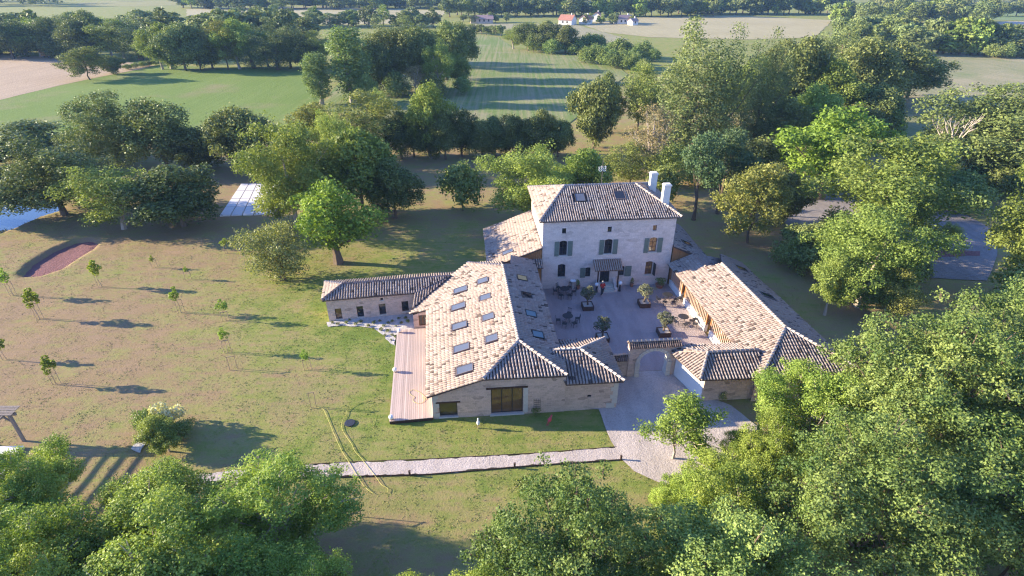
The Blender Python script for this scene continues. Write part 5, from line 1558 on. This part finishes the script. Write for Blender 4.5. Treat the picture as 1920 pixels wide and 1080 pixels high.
# trees on and round the lawn
for a in [
    ('walnut', 636, 492, 330, 185, 'bright green broad tree with forked trunk on the lawn behind the annexe', None, 0, 1.0),
    ('big_ash', 560, 428, 213, 170, 'tall pale green tree behind the pale slab court', None),
    ('lime', 683, 405, 236, 130, 'light green tree behind the forked lawn tree'),
    ('hazel', 530, 523, 412, 132, 'olive green shrub narrowing to its foot on the lawn left of the annexe'),
    ('big_oak', 120, 402, 252, 165, 'dark round tree beside the pond'),
    ('ash', 236, 428, 303, 138, 'mid green tree left of the pale slab court, lighter of the pair'),
    ('oak', 345, 424, 308, 138, 'dark green tree touching the left side of the slab court'),
    ('big_oak', 225, 312, 168, 125, 'tall dark tree at the left of the clump before the green field'),
    ('oak', 315, 315, 182, 115, 'dark tree in the middle of the clump before the green field'),
    ('oak', 375, 318, 230, 100, 'lower dark tree at the right of the clump before the green field'),
    ('oak', 470, 322, 190, 125, 'dark blue green tree standing alone before the green field'),
    ('oak', 55, 300, 226, 130, 'wide low brownish tree at the left edge before the green field'),
    ('bush', 160, 300, 232, 80, 'dark shrub between the brownish tree and the dark clump'),
    ('oak', -40, 318, 250, 110, 'dark tree cut by the left picture edge before the field'),
    ('oak', -25, 415, 305, 80, 'dark tree cut by the left picture edge beside the pond'),
    ('oak', 742, 408, 292, 105, 'darker green tree in the shade right of the light green tree'),
    ('ash', 600, 400, 270, 110, 'green tree filling the gap behind the pale green tree'),
    ('ash', 1545, 590, 470, 80, 'low bright tree at the edge of the shaded strip'),
    ('locust', 1660, 600, 500, 90, 'low olive shrubby tree at the foot of the leaning stems'),
    ('bush', 868, 394, 296, 102, 'round clipped looking green tree alone on the shaded lawn'),
    ('big_ash', 1000, 425, 268, 180, 'large bright green tree left behind the house'),
    ('ash', 1085, 400, 272, 110, 'rounded green tree behind the house roof'),
    ('locust', 690, 300, 162, 150, 'yellow green tree left of the dark hedge trees'),
    ('ash', 808, 296, 148, 92, 'pale grey green tree rising from the dark hedge'),
    ('locust', 595, 300, 188, 90, 'pale olive tree behind the tall pale green tree'),
    ('ash', 640, 330, 200, 80, 'green tree between the olive tree and yellow green tree'),
    ('column_poplar', 662, 192, 44, 72, 'tall bright columnar poplar at the end of the green field'),
    ('column_poplar', 604, 196, 96, 52, 'shorter bright columnar poplar at the end of the green field'),
    ('ash', 715, 232, 165, 50, 'slim green tree at the near edge of the striped field'),
    ('oak', 1112, 282, 134, 88, 'dark green tree at the right end of the striped field'),
    ('oak', 1135, 248, 130, 60, 'dark green tree behind the right end of the striped field'),
    ('locust', 1195, 246, 112, 100, 'yellowish green tree left of the big poplars'),
    ('bare', 1215, 345, 185, 120, 'pale half bare tree with thin twigs behind the house'),
    ('locust', 1180, 352, 262, 105, 'low yellow green tree behind the aerial mast'),
    ('poplar', 1278, 292, 22, 135, 'biggest poplar, tall and grey green, behind the house'),
    ('poplar', 1345, 290, 40, 110, 'tall grey green poplar right of the biggest one'),
    ('poplar', 1412, 285, 48, 80, 'narrower tall poplar at the right of the poplar group'),
    ('teal', 1300, 412, 238, 105, 'blue green tree with bare lower trunk behind the chimneys'),
    ('teal', 1345, 400, 232, 100, 'blue green tree right of the chimneys'),
    ('locust', 1400, 455, 300, 135, 'olive yellow tree above the shaded strip right of the house'),
    ('oak', 1465, 420, 318, 75, 'dark small tree between the car park and the olive tree'),
    ('oak', 1420, 350, 255, 110, 'dark tree behind the olive yellow tree'),
    ('walnut', 1535, 372, 188, 185, 'brightest green round crowned tree on the right', None, 0, 2.5),
    ('big_ash', 1620, 470, 238, 235, 'large tall light green tree left of the car park'),
    ('big_ash', 1605, 574, 380, 175, 'pale stemmed leaning tree at the end of the shaded strip'),
    ('ash', 1560, 520, 400, 90, 'bright yellow green tree beside the leaning pale stems'),
    ('big_oak', 1825, 338, 155, 180, 'large dark tree at the right edge of the meadow'),
    ('big_oak', 1925, 330, 128, 150, 'dark tree cut by the right picture edge'),
    ('big_ash', 1915, 565, 262, 165, 'tall light green tree on the right picture edge beside the car park'),
    ('locust', 1722, 345, 255, 85, 'brownish olive tree behind the large olive green tree'),
    ('bush', 1790, 392, 318, 105, 'bright green shrub behind the car park'),
    ('bush', 1720, 382, 322, 80, 'green shrub behind the large olive tree'),
    ('ash', 1772, 470, 415, 38, 'small tree on the car park island'),
    ('bush', 1690, 530, 460, 70, 'dark shrub beside the car park entrance'),
    ('bush', 1480, 505, 440, 80, 'dark low shrub at the edge of the shaded strip'),
    ('oak', 1520, 495, 410, 95, 'dark tree overhanging the shaded strip'),
    ('bush', 1890, 600, 500, 110, 'dark shrub on the right picture edge'),
]: plant_px(*a[:6], group=a[6] if len(a) > 6 else None, var=a[7] if len(a) > 7 else None, rz=a[8] if len(a) > 8 else None)

# dark hedge trees between the lawn and the striped field
L_ = []
for i, u in enumerate(range(748, 1075, 30)):
    L_.append(plant_px('oak', u + random.uniform(-6, 6), 296 + random.uniform(-4, 3), 212 + random.uniform(-12, 18), 66, 'dark tree in the hedge between lawn and striped field', 'trees in the dark hedge behind the lawn'))
number_row(L_, 'dark tree %s in the hedge between lawn and striped field')
L_ = []
for u, v, t in ((1255, 330, 262), (1240, 385, 300), (1320, 345, 270), (1375, 330, 265), (1290, 345, 280)):
    L_.append(plant_px('bush', u, v, t, 70, 'green shrub in the thicket behind the house', 'shrubs in the thicket behind the house'))
number_row(L_, 'green shrub %s in the thicket behind the house')
L_ = []
# upper right thicket
for u, v, t, w, k in ((1480, 238, 60, 105, 'oak'), (1455, 195, 68, 80, 'oak'), (1540, 250, 105, 100, 'ash'), (1560, 190, 28, 95, 'poplar'), (1600, 215, 62, 105, 'oak'), (1650, 196, 70, 105, 'oak'),
                      (1700, 185, 88, 85, 'oak'), (1625, 255, 150, 90, 'oak'), (1590, 275, 190, 90, 'oak'), (1510, 280, 150, 95, 'ash'), (1455, 290, 180, 90, 'oak'), (1390, 240, 100, 90, 'ash'), (1655, 262, 190, 60, 'bush')):
    L_.append(plant_px(k, u, v, t, w, 'tree in the dense thicket left of the dry meadow', 'trees in the thicket left of the dry meadow'))
number_mass(L_, 'tree %s, %s of thicket left of the dry meadow')
L_ = []
# wood between the fields
for u, v, t, w, k in ((700, 178, 62, 70, 'oak'), (742, 172, 48, 80, 'oak'), (790, 165, 40, 85, 'oak'), (838, 150, 35, 80, 'oak'), (865, 130, 38, 62, 'oak'), (825, 176, 72, 66, 'ash'), (860, 165, 95, 48, 'ash'), (780, 180, 118, 56, 'bare'),
                      (745, 184, 128, 55, 'bush'), (815, 185, 135, 50, 'bush'), (868, 178, 140, 40, 'bush'), (720, 120, 30, 70, 'poplar'), (770, 118, 26, 70, 'poplar'), (655, 140, 62, 50, 'ash'), (690, 196, 130, 45, 'bush')):
    L_.append(plant_px(k, u, v, t, w, 'tree in the wood between the fields', 'trees in the wood between the fields'))
number_mass(L_, 'tree %s, %s of the wood between the fields')
L_ = []
# rows of trees behind the green field
for i in range(13):
    u = 300 + i * 25 + random.uniform(-5, 5)
    L_.append(plant_px(random.choice(['oak', 'ash', 'locust', 'poplar', 'ash']), u, 129 + random.uniform(-2, 3), random.uniform(26, 62), random.uniform(58, 80), 'tree in the row along the far edge of the green field', 'trees along the far edge of the green field'))
number_row(L_, 'tree %s in the row behind the green field')
L_ = []
for i in range(12):
    u = -30 + i * 27 + random.uniform(-6, 6)
    L_.append(plant_px(random.choice(['oak', 'ash', 'poplar']), u, random.uniform(100, 112), random.uniform(14, 46), random.uniform(55, 85), 'tree in the wood behind the stubble field', 'trees in the wood behind the stubble field'))
number_row(L_, 'tree %s in the wood behind the stubble field')
L_ = []
for i in range(22):
    u = -40 + i * 29 + random.uniform(-8, 8)
    plant_px(random.choice(['far_dark', 'far_dark', 'far_olive']), u, random.uniform(72, 92), random.uniform(12, 40), random.uniform(50, 75), 'tree in the second row behind the fields at upper left', 'trees in the second row at upper left')
plant_px('locust', 168, 150, 86, 68, 'lone tree on the boundary of stubble and green field')
plant_px('oak', 213, 139, 101, 36, 'small lone tree beside the larger boundary tree')
# bushes along that boundary
for u, v in ((240, 131), (255, 128), (268, 126), (280, 124), (292, 122)):
    L_.append(plant_px('bush', u, v, v - 12, 16, 'small bush along the boundary of the stubble field', 'bushes along the stubble field boundary'))
number_row(L_, 'small bush %s along the boundary of the stubble field')
L_ = []
# shrubs and trees round the striped field's far end
for u, v, t, w, k in ((962, 92, 48, 42, 'ash'), (990, 95, 40, 52, 'oak'), (1025, 97, 36, 52, 'oak'), (1060, 100, 44, 50, 'oak'), (1000, 98, 62, 40, 'bush'), (1035, 102, 70, 40, 'bush'), (1075, 102, 68, 40, 'bush')):
    L_.append(plant_px(k, u, v, t, w, 'tree in the clump at the far end of the striped field', 'trees in the clump at the far end of the striped field'))
number_row(L_, 'tree %s in the clump at the far end of the striped field')
L_ = []
for i in range(17):
    u = 1098 + (i % 9) * 15 + random.uniform(-4, 4); v = 98 + (i // 9) * 20 + (i % 9) * 2.2 + random.uniform(-3, 3)
    plant_px('bush', u, v, v - random.uniform(26, 42), random.uniform(30, 44), 'shrub in the thicket right of the striped field', 'shrubs right of the striped field')
for i in range(7):
    L_.append(plant_px('far_olive', 885 + i * 9, 63 + i * 0.8 + random.uniform(-1, 1), 47 + random.uniform(-3, 4), 18, 'shrub in the low hedge below the long house', 'shrubs in the low hedge below the long house'))
number_row(L_, 'shrub %s in the low hedge below the long distant house')
# around and behind the distant houses
def row(kinds, u0, u1, n, v, h, w, label, group, dv=2.0):
    L_ = []
    for i in range(n):
        u = u0 + (u1 - u0) * (i + 0.5) / n + random.uniform(-.4, .4) * (u1 - u0) / n
        vv = v + random.uniform(-dv, dv)
        p = at(u, vv); hh = random.uniform(*h); ww = random.uniform(*w)
        L_.append(plant(random.choice(kinds), p.x, p.y, hh, ww, label, group))
    if n <= 15: number_row(L_, label.replace(' ', ' %s ', 1) if label.startswith(('tree', 'shrub')) else label + ', %s')
FD = ['far_dark', 'far_olive', 'far_olive', 'far_mid']
row(FD, 835, 1340, 42, 30, (9, 16), (11, 17), 'tree in the row behind the distant houses', 'trees behind the distant houses')
row(FD, 860, 960, 6, 42, (4, 7), (5, 8), 'garden tree beside the long distant house', 'garden trees beside the long house')
row(FD, 1085, 1200, 7, 44, (4, 8), (5, 8), 'garden tree among the small distant houses', 'garden trees among the distant houses')
row(FD, 340, 850, 44, 16, (8, 14), (14, 22), 'tree in the blue far row beyond the pale field', 'trees beyond the pale field')
row(FD, 430, 820, 22, 50, (7, 12), (9, 13), 'tree in the row in front of the pale field', 'trees in front of the pale field', 3)
row(FD, 1270, 1570, 26, 26, (10, 18), (13, 19), 'tree in the wood edge behind the straw field', 'trees behind the straw field')
row(FD, 1560, 1860, 22, 48, (11, 16), (12, 17), 'tree in the broad wood at upper right', 'trees in the broad wood at upper right', 9)
row(['far_mid', 'far_olive', 'far_dark'], 1690, 1900, 14, 100, (9, 14), (10, 15), 'tree in the clump behind the dry meadow', 'trees in the clump behind the dry meadow', 4)
row(['far_dark', 'far_olive'], 1560, 1720, 11, 82, (9, 13), (10, 14), 'tree between the thicket and the broad wood', 'trees between thicket and broad wood', 8)
row(FD, 1870, 2010, 9, 30, (6, 10), (8, 12), 'tree in the far hedge at the upper right corner', 'trees in the far hedge at upper right')
row(['bush'], 1850, 1960, 7, 107, (4, 6), (7, 9), 'shrub on the far edge of the dry meadow', 'shrubs on the far edge of the dry meadow', 1.5)
row(['bush'], 1745, 1915, 7, 365, (3, 6), (5, 8), 'shrub in the bank behind the car park', 'shrubs in the bank behind the car park', 18)

# wood at the limit of sight: reads as one mass
def far_wood():
    rng = np.random.default_rng(5)
    VV, FF, TT, n0 = [], [], [], 0
    me, _, H0, R0 = None, None, 12, 5
    spots = []
    for i in range(420):
        u, v = rng.uniform(-250, 2170), rng.uniform(1.0, 13)
        if 130 < u < 390 and 2 < v < 13: continue
        p = at(u, v); spots.append((p.x, p.y))
    for i in range(300):
        spots.append((rng.uniform(-1100, 1100), rng.uniform(720, 1250)))
    for x, y in spots:
        C, R = blobs(rng, 9, 12, 5.5, .02, br=(.35, .55))
        V, F, t = leaf_cloud(rng, C, R, 230, 2.0)
        s_ = rng.uniform(.9, 1.5)
        VV.append(V * s_ + np.array([x, y, 0])); FF.append(F + n0); TT.append(t); n0 += len(V)
    o = link('distant_woods', np_mesh('distant_woods', np.concatenate(VV), np.concatenate(FF), LEAF['oak'], np.concatenate(TT)))
    tag(o, 'dark bluish woods along the far limit of the fields', 'woods', kind='stuff')
far_wood()

# dead tree on the right
def dead_tree():
    p = at(1776, 342)
    t = empty('dead_tree', p, 'bare dead tree with pale forked branches before the dark tree', 'tree')
    rng = random.Random(3)
    mb = MB(); tw = MB()
    def grow(a, d, L, r, lev):
        pts = [a]; q = a.copy(); dd = d.copy()
        for k in range(3):
            dd = (dd + Vector((rng.uniform(-.18, .18), rng.uniform(-.18, .18), rng.uniform(-.05, .15)))).normalized(); q = q + dd * L / 3; pts.append(q)
        (mb if lev == 0 else tw).tube(pts, [r, r * .85, r * .7, r * .55], 5, cap=False)
        if lev < 4:
            for k in range(3 if lev < 3 else 2):
                nd = (dd + Vector((rng.uniform(-.8, .8), rng.uniform(-.8, .8), rng.uniform(.0, .5)))).normalized()
                grow(pts[-1] if k else pts[2], nd, L * rng.uniform(.55, .8), r * .55, lev + 1)
    grow(Vector((0, 0, -.1)), Vector((0.1, 0, 1)), 4.6, .38, 0)
    mb.obj('trunk', M['bark_dead'], t); tw.obj('branches', M['bark_dead'], t)
    t.scale = (1.0, 1.0, 1.0)
dead_tree()

# young staked trees on the lawn
proto_stake = MB(); proto_stake.tube([(0, 0, -0.1), (0, 0, 1.0)], 0.026, 6)
STK = proto_stake.mesh('stake', M['stake'])
BARM = MB(); BARM.bar((-0.5, 0, 0), (0.5, 0, 0), 0.05, 0.07)
BARM = BARM.mesh('crossbar', M['stake'])
def young(u, v, vtop, kind, label, stakes=2, sh=0.55, w=1.15):
    w *= 0.85
    p = at(u, v); h = max(0.8, height_at(p.y, vtop))
    t = empty('young_tree', p, label, 'young tree', 'young staked trees on the lawn')
    crown, trunk, H0, R0 = PROTO[kind][0]
    c = link('crown', crown, t); c.scale = (w / 2 / R0, w / 2 / R0, h / H0); c.rotation_euler = (0, 0, random.uniform(0, 6))
    k = link('trunk', trunk, t); k.scale = c.scale; k.rotation_euler = c.rotation_euler
    for i in range(stakes):
        s_ = link('stake', STK, t); s_.location = ((-0.28, 0.28)[i % 2], (-0.1, 0.1)[i % 2], 0); s_.scale = (1, 1, h * sh)
    if stakes > 1:
        b = link('crossbar', BARM, t); b.location = (0, 0, h * sh - 0.05); b.scale = (0.56, 1, 1); b.rotation_euler = (0, 0, 0.34)
for a in [(75, 597, 540, 'young', 'yellow green young tree left on the dry lawn, second row from the pit', 2, .5, 1.7),
          (25, 553, 502, 'young_green', 'pale green young staked tree at the left edge below the mulch pit', 2, .5, 1.8),
          (190, 537, 487, 'young', 'slim yellow green young tree right of the mulch pit', 1, .55, 1.5),
          (290, 501, 478, 'young_green', 'tiny crowned young tree with tall stakes, farthest on the lawn', 2, .7, .8),
          (353, 523, 499, 'young_green', 'thin young tree right of the tiny crowned one', 2, .6, .8),
          (340, 585, 537, 'young_green', 'deep green young staked tree in the middle of the lawn', 2, .5, 1.5),
          (423, 600, 560, 'young_green', 'faint green young tree left of the annexe lawn', 2, .4, 1.5),
          (427, 660, 615, 'young_green', 'green young tree just behind the pale stake frame', 2, .5, 1.2),
          (106, 719, 667, 'young', 'bright yellow green young staked tree nearest on the lawn', 2, .62, 1.35),
          (12, 673, 630, 'young', 'young tree with thin stem on the left picture edge', 1, .7, 1.1),
          (577, 692, 655, 'young_green', 'faint grey green sapling on the bare patch', 2, .5, 1.0),
          (427, 474, 447, 'young_green', 'small round headed young tree left of the olive shrub', 1, .5, 1.6)]: young(*a)
def stake_frame(u, v, h, label, gap=0.7, mat='stake', rz=0.3):
    p = at(u, v)
    t = empty('stake_frame', p, label, 'stakes', rz=rz)
    for s_ in (-1, 1):
        mb = MB(); mb.tube([(s_ * gap / 2, 0, -0.1), (s_ * gap / 2 + 0.02, 0, h)], 0.028, 6); mb.obj('stake', M[mat], t)
    mb = MB(); mb.bar((-gap / 2 - 0.06, 0.045, h - 0.06), (gap / 2 + 0.06, 0.045, h - 0.06), 0.035, 0.05); mb.obj('crossbar', M[mat], t)
stake_frame(438, 692, 1.35, 'pale double stake frame with crossbar on the left lawn', 0.6)
stake_frame(667, 972, 1.2, 'pair of dark thin stakes on the grass below the gravel path', 0.65, 'wood_dark', 0.5)
stake_frame(588, 763, 1.45, 'pair of leaning stakes where the straight yellow hose starts', 0.4)
# tall grass tuft clumps below the path
plant_px('plant', 980, 915, 893, 30, 'bright green tuft of weeds on the grass below the path')

# olive trees in the planters, shrubs in pots
for (a, b, w), lb in zip(PLANT, ('olive tree in the planter nearest the front steps', 'silvery olive tree in the planter at the sunny edge', 'olive tree in the planter behind the corner block', 'silvery olive tree in the planter behind the gate arch')):
    p = yard(a, b); plant('olive', p.x, p.y, 2.1, 1.75, lb, 'olive trees in planters', 0.42)
for a, b, h, w, lb, z in ((11.66, 51.95, .75, .5, 'small dark shrub in the pot left of the steps', .4), (17.5, 51.95, .8, .45, 'small dark shrub in the pot right of the steps', .38), (20.45, 51.5, .9, 1.2, 'round dark shrub in the wide pot by the house corner', .35)):
    p = yard(a, b); plant('pot_shrub', p.x, p.y, h, w, lb, None, z)
p = yard(4.75, 32.85); plant('pot_shrub', p.x, p.y, 0.75, 0.8, 'small green shrub at the foot of the barn trellis')
p = yard(11.65, 36.3); plant('bush', p.x, p.y, 1.5, 1.3, 'reddish brown shrub in the corner beside the gate arch')
p = yard(19.6, 33.0); plant('pot_shrub', p.x, p.y, 1.0, .7, 'small dark shrub against the lodge wall')
p = yard(7.25, 51.4); plant('pot_shrub', p.x, p.y, .5, .8, 'low green plant in the courtyard corner by the barn')

# plants in the white gravel bed
bed_pts = [(624, 606), (634, 609), (650, 606), (668, 609), (655, 601), (676, 604), (690, 612), (702, 606), (700, 617), (715, 619), (720, 612), (728, 622), (736, 629), (722, 630), (734, 638), (742, 612), (752, 606), (735, 603), (760, 597), (748, 598), (712, 603), (764, 604), (728, 606), (742, 632)]
for u, v in bed_pts:
    p = at(u, v); s_ = random.uniform(.22, .42)
    plant('plant', p.x, p.y, s_ * .8, s_ * 1.3, 'small dark tuft plant in the white gravel bed', 'small plants in the white gravel bed')

# flower bed, lower left, with its pale edging
sheet('flower_bed_edge', px((268, 800), (246, 842), (262, 850), (290, 802)), 0.03, M['bed_gravel'], 0.05, 0.4)
for kind, u, v, t, w, lb in (('ash', 300, 830, 780, 62, 'dark green shrub in the flower bed at lower left'), ('flowering', 322, 800, 752, 48, 'cream flowering shrub at the back of the flower bed'), ('bush', 345, 820, 790, 50, 'rounded green shrub at the right of the flower bed'),
                             ('bush', 285, 806, 765, 44, 'spiky green shrub at the left of the flower bed'), ('ash', 318, 845, 805, 55, 'green shrub at the front of the flower bed')):
    plant_px(kind, u, v, t, w, lb)

# big trees close by: right side and along the bottom
NEAR = [('near_oak', 25.8, 26.6, 13.2, 12.0, 'broad blue green tree filling the right foreground, centre of the mass', 0),
        ('near_oak', 33.5, 29.0, 13.4, 12.5, 'blue green tree at the right picture edge in the foreground mass', 1),
        ('near_ash', 19.5, 28.0, 8.8, 8.0, 'yellow green tree at the left tip of the foreground mass, before the lodge', 0),
        ('near_ash', 31.4, 30.6, 7.6, 8.0, 'bright tree in the foreground mass beyond the end of the slatted wing', 1),
        ('near_oak', 18.5, 19.5, 11.5, 10.0, 'blue green tree low in the right foreground', 1),
        ('near_oak', 27.0, 19.0, 12.0, 12.0, 'shaded tree in the lower right corner', 0),
        ('near_oak', 3.2, 16.8, 10.5, 9.4, 'dark green tree along the bottom right of centre', 0),
        ('near_oak', 9.5, 15.2, 10.0, 9.0, 'dark tree at the bottom between the drive and lower right corner', 1),
        ('near_ash', 12.8, 20.6, 7.0, 6.0, 'yellowish tree beside the drive at the bottom', 1),
        ('near_ash', -2.6, 14.4, 8.0, 5.5, 'bright young tree at the bottom edge left of the dark ones', 0),
        ('near_ash', -13.2, 20.4, 7.5, 8.8, 'bright green tree in the lower left, its top before the gravel path', 0),
        ('near_ash', -20.6, 20.6, 7.0, 8.0, 'bright green tree in the lower left corner mass', 1),
        ('near_ash', -16.2, 15.2, 8.2, 9.0, 'bright green tree at the bottom edge in the lower left', 1),
        ('near_ash', -9.9, 15.6, 6.6, 5.6, 'bright green tree at the bottom edge nearest the bare grass', 0),
        ('near_ash', -23.5, 16.5, 8.5, 7.5, 'bright green tree in the far lower left corner', 0),
        ('sapling', 11.3, 28.7, 6.0, 5.0, 'thin young ash beside the drive in front of the lodge', 0),
        ('near_oak', 36.0, 21.0, 11.5, 11.0, 'shaded tree outside the lower right corner', 1)]
for u, v, t, w, lb in ((1345, 985, 858, 150, 'yellow green bush at the lower right of the drive'), (1272, 1005, 893, 120, 'olive green bush at the foot of the drive'), (1425, 925, 782, 130, 'light green bush between drive and foreground trees'), (1385, 905, 805, 85, 'small green bush at the right edge of the drive'), (92, 985, 838, 140, 'low green tree between the pergola terrace and the corner trees'), (15, 1085, 950, 190, 'bright green tree at the lower left corner')):
    plant_px('near_ash', u, v, t, w, lb)
for k, x, y, h, w, lb, vr in NEAR: plant(k, x, y, h, w, lb, None, 0, vr)

# ------------------------------------------------------------------ distant houses
def cottage(u, v, w, d, h, rise, rz, wallm, label, nwin=3, roofc='far_roof', name='farmhouse'):
    p = at(u, v)
    t = empty(name, p, label, 'house', rz=rz)
    mb = MB(); mb.box(-w / 2, -d / 2, -0.3, w / 2, d / 2, h)
    mb.add([(-w / 2, -d / 2, h), (-w / 2, d / 2, h), (-w / 2, 0, h + rise)], [(0, 2, 1)]); mb.add([(w / 2, -d / 2, h), (w / 2, d / 2, h), (w / 2, 0, h + rise)], [(0, 1, 2)])
    mb.obj('wall', M[wallm], t)
    mb = MB(); o_ = 0.4
    for s_ in (-1, 1):
        mb.slab([(-w / 2 - o_, s_ * (d / 2 + o_), h - 0.1 * rise), (w / 2 + o_, s_ * (d / 2 + o_), h - 0.1 * rise), (w / 2 + o_, 0, h + rise + 0.12), (-w / 2 - o_, 0, h + rise + 0.12)][::s_], 0.15)
    r = mb.obj('roof', M[roofc], t)
    mb = MB(); mb.box(w * .25, -.3, h + rise * .6, w * .25 + .6, .3, h + rise + .9); mb.obj('chimney', M[wallm], r)
    for i in range(nwin):
        x = -w / 2 + w * (i + 1) / (nwin + 1)
        mb = MB(); mb.box(x - .5, -d / 2 - .04, 1.0, x + .5, -d / 2 + .02, 2.2); mb.obj('window', M['frame_dark'], t)
M['far_roof'] = plain('red_roof_tiles', (0.36, 0.16, 0.11), 0.9, 0.15, 1)
M['far_roof_dull'] = plain('dull_roof_tiles', (0.34, 0.22, 0.19), 0.9, 0.15, 1)
cottage(903, 43, 14, 7, 2.6, 1.8, 0.1, 'rubble', 'long distant pinkish roofed house at the left of the hamlet', 4, 'far_roof_dull')
cottage(1064, 46, 8.5, 8, 3.0, 2.4, -0.5, 'plaster', 'distant white house with bright red roof', 2)
cottage(1098, 45, 6, 6, 3.0, 2.0, 0.9, 'plaster', 'small distant house right of the red roofed one', 1)
cottage(1119, 40, 6, 7, 3.2, 2.2, 1.2, 'plaster', 'small distant orange roofed house in the hamlet middle', 1)
cottage(1168, 44, 10, 7, 3.0, 1.8, 0.2, 'plaster', 'pale distant house at the right of the hamlet', 3, 'far_roof_dull')
cottage(1186, 47, 4.5, 4.5, 2.4, 1.3, 0.6, 'plaster', 'small white distant outbuilding at the hamlet right end', 1, 'far_roof_dull')
p = at(91, 108); t = empty('field_trailer', p, 'small reddish trailer parked on the stubble field edge', 'trailer')
mb = MB(); mb.box(-1.8, -1.0, .7, 1.8, 1.0, 1.9); mb.obj('body', M['terracotta'], t)
for x in (-1.1, 1.1):
    mb = MB(); mb.tube([(x, -1.05, .4), (x, -.8, .4)], .4, 10); mb.obj('wheel', M['metal_black'], t)

# ------------------------------------------------------------------ grass tufts on the near lawn
def tufts():
    rng = np.random.default_rng(9)
    n = 240000
    x = rng.uniform(-82, 46, n); y = 15 + 62 * rng.random(n) ** 1.35
    a, b = x * _ca + y * _sa, -x * _sa + y * _ca
    bad = (a > -3.3) & (a < 11.2) & (b > 32.9) & (b < 52.5)
    bad |= (a > -7.1) & (a < -3) & (b > 32.6) & (b < 46)
    bad |= (a > 7) & (a < 30.3) & (b > 33) & (b < 62.5)
    bad |= (a > -14.2) & (a < -2) & (b > 47.7) & (b < 52)
    bad |= np.abs(x) > np.sqrt(y * y + 900) * 0.93 + 2
    for poly in (PATH, DRIVE, BED, [tuple(p) for p in tc], PIT, POND): bad |= poly_sd(x, y, [(p[0], p[1]) for p in poly]) < (-0.14 if poly is PATH or poly is DRIVE else 0.1)
    x, y = x[~bad], y[~bad]
    g, e = turf(x, y)
    nz = smooth_noise(x, y, 1.6, 21) + smooth_noise(x, y, 4.5, 22)
    keep = rng.random(len(x)) < np.clip(0.55 + 0.5 * nz + 0.35 * (g - .4) - e * .6, 0.05, 1)
    x, y, g, nz = x[keep], y[keep], g[keep], nz[keep]
    m = len(x)
    z0 = (smooth_noise(x, y, 9, 1) - 1) * 0.025 + (smooth_noise(x, y, 2.2, 2) - 1) * 0.02 - 0.012
    h = rng.uniform(.02, .055, m) * (0.75 + 0.5 * np.clip(g + 0.4 * nz, 0, 1.2))
    V = np.zeros((m, 3, 3, 3))
    for k in range(3):
        an = rng.uniform(0, 6.28, m); r = rng.uniform(.02, .055, m); ln = rng.normal(0, .085, (m, 2))
        V[:, k, 0] = np.stack([x - r * np.cos(an), y - r * np.sin(an), z0], -1)
        V[:, k, 1] = np.stack([x + r * np.cos(an), y + r * np.sin(an), z0], -1)
        V[:, k, 2] = np.stack([x + ln[:, 0], y + ln[:, 1], z0 + h], -1)
    t = np.clip(g + 0.35 * nz + rng.normal(0, .16, m), 0, 1)
    me = np_mesh('grass', V.reshape(-1, 3), np.arange(m * 9).reshape(-1, 3), M['blade'], np.repeat(t, 9))
    tag(link('grass', me), 'short patchy green and dry brown grass of the lawn', 'grass', kind='stuff')
def blade_mat():
    m = Mat('grass_blades', 1.0, 0.1)
    c = m.ramp(m.attr(), [(0.0, (0.34, 0.235, 0.14)), (0.25, (0.315, 0.225, 0.115)), (0.5, (0.31, 0.265, 0.105)), (0.75, (0.255, 0.265, 0.072)), (1.0, (0.175, 0.225, 0.048))])
    m.color(c)
    return m.m
M['blade'] = blade_mat()
tufts()

# ------------------------------------------------------------------ air
hz_ = MB(); hz_.box(-1560, -300, -2.5, 1560, 1960, 40)
hm = bpy.data.materials.new('haze_air'); hm.use_nodes = True
n = hm.node_tree.nodes; n.remove(n['Principled BSDF'])
vol = n.new('ShaderNodeVolumePrincipled')
vol.inputs['Color'].default_value = (0.36, 0.60, 1.0, 1)
vol.inputs['Density'].default_value = 0.00014
vol.inputs['Anisotropy'].default_value = 0.0
hm.node_tree.links.new(vol.outputs[0], n['Material Output'].inputs['Volume'])
o = hz_.obj('haze', hm)
tag(o, 'thin bluish summer haze over the fields', 'haze', kind='stuff')
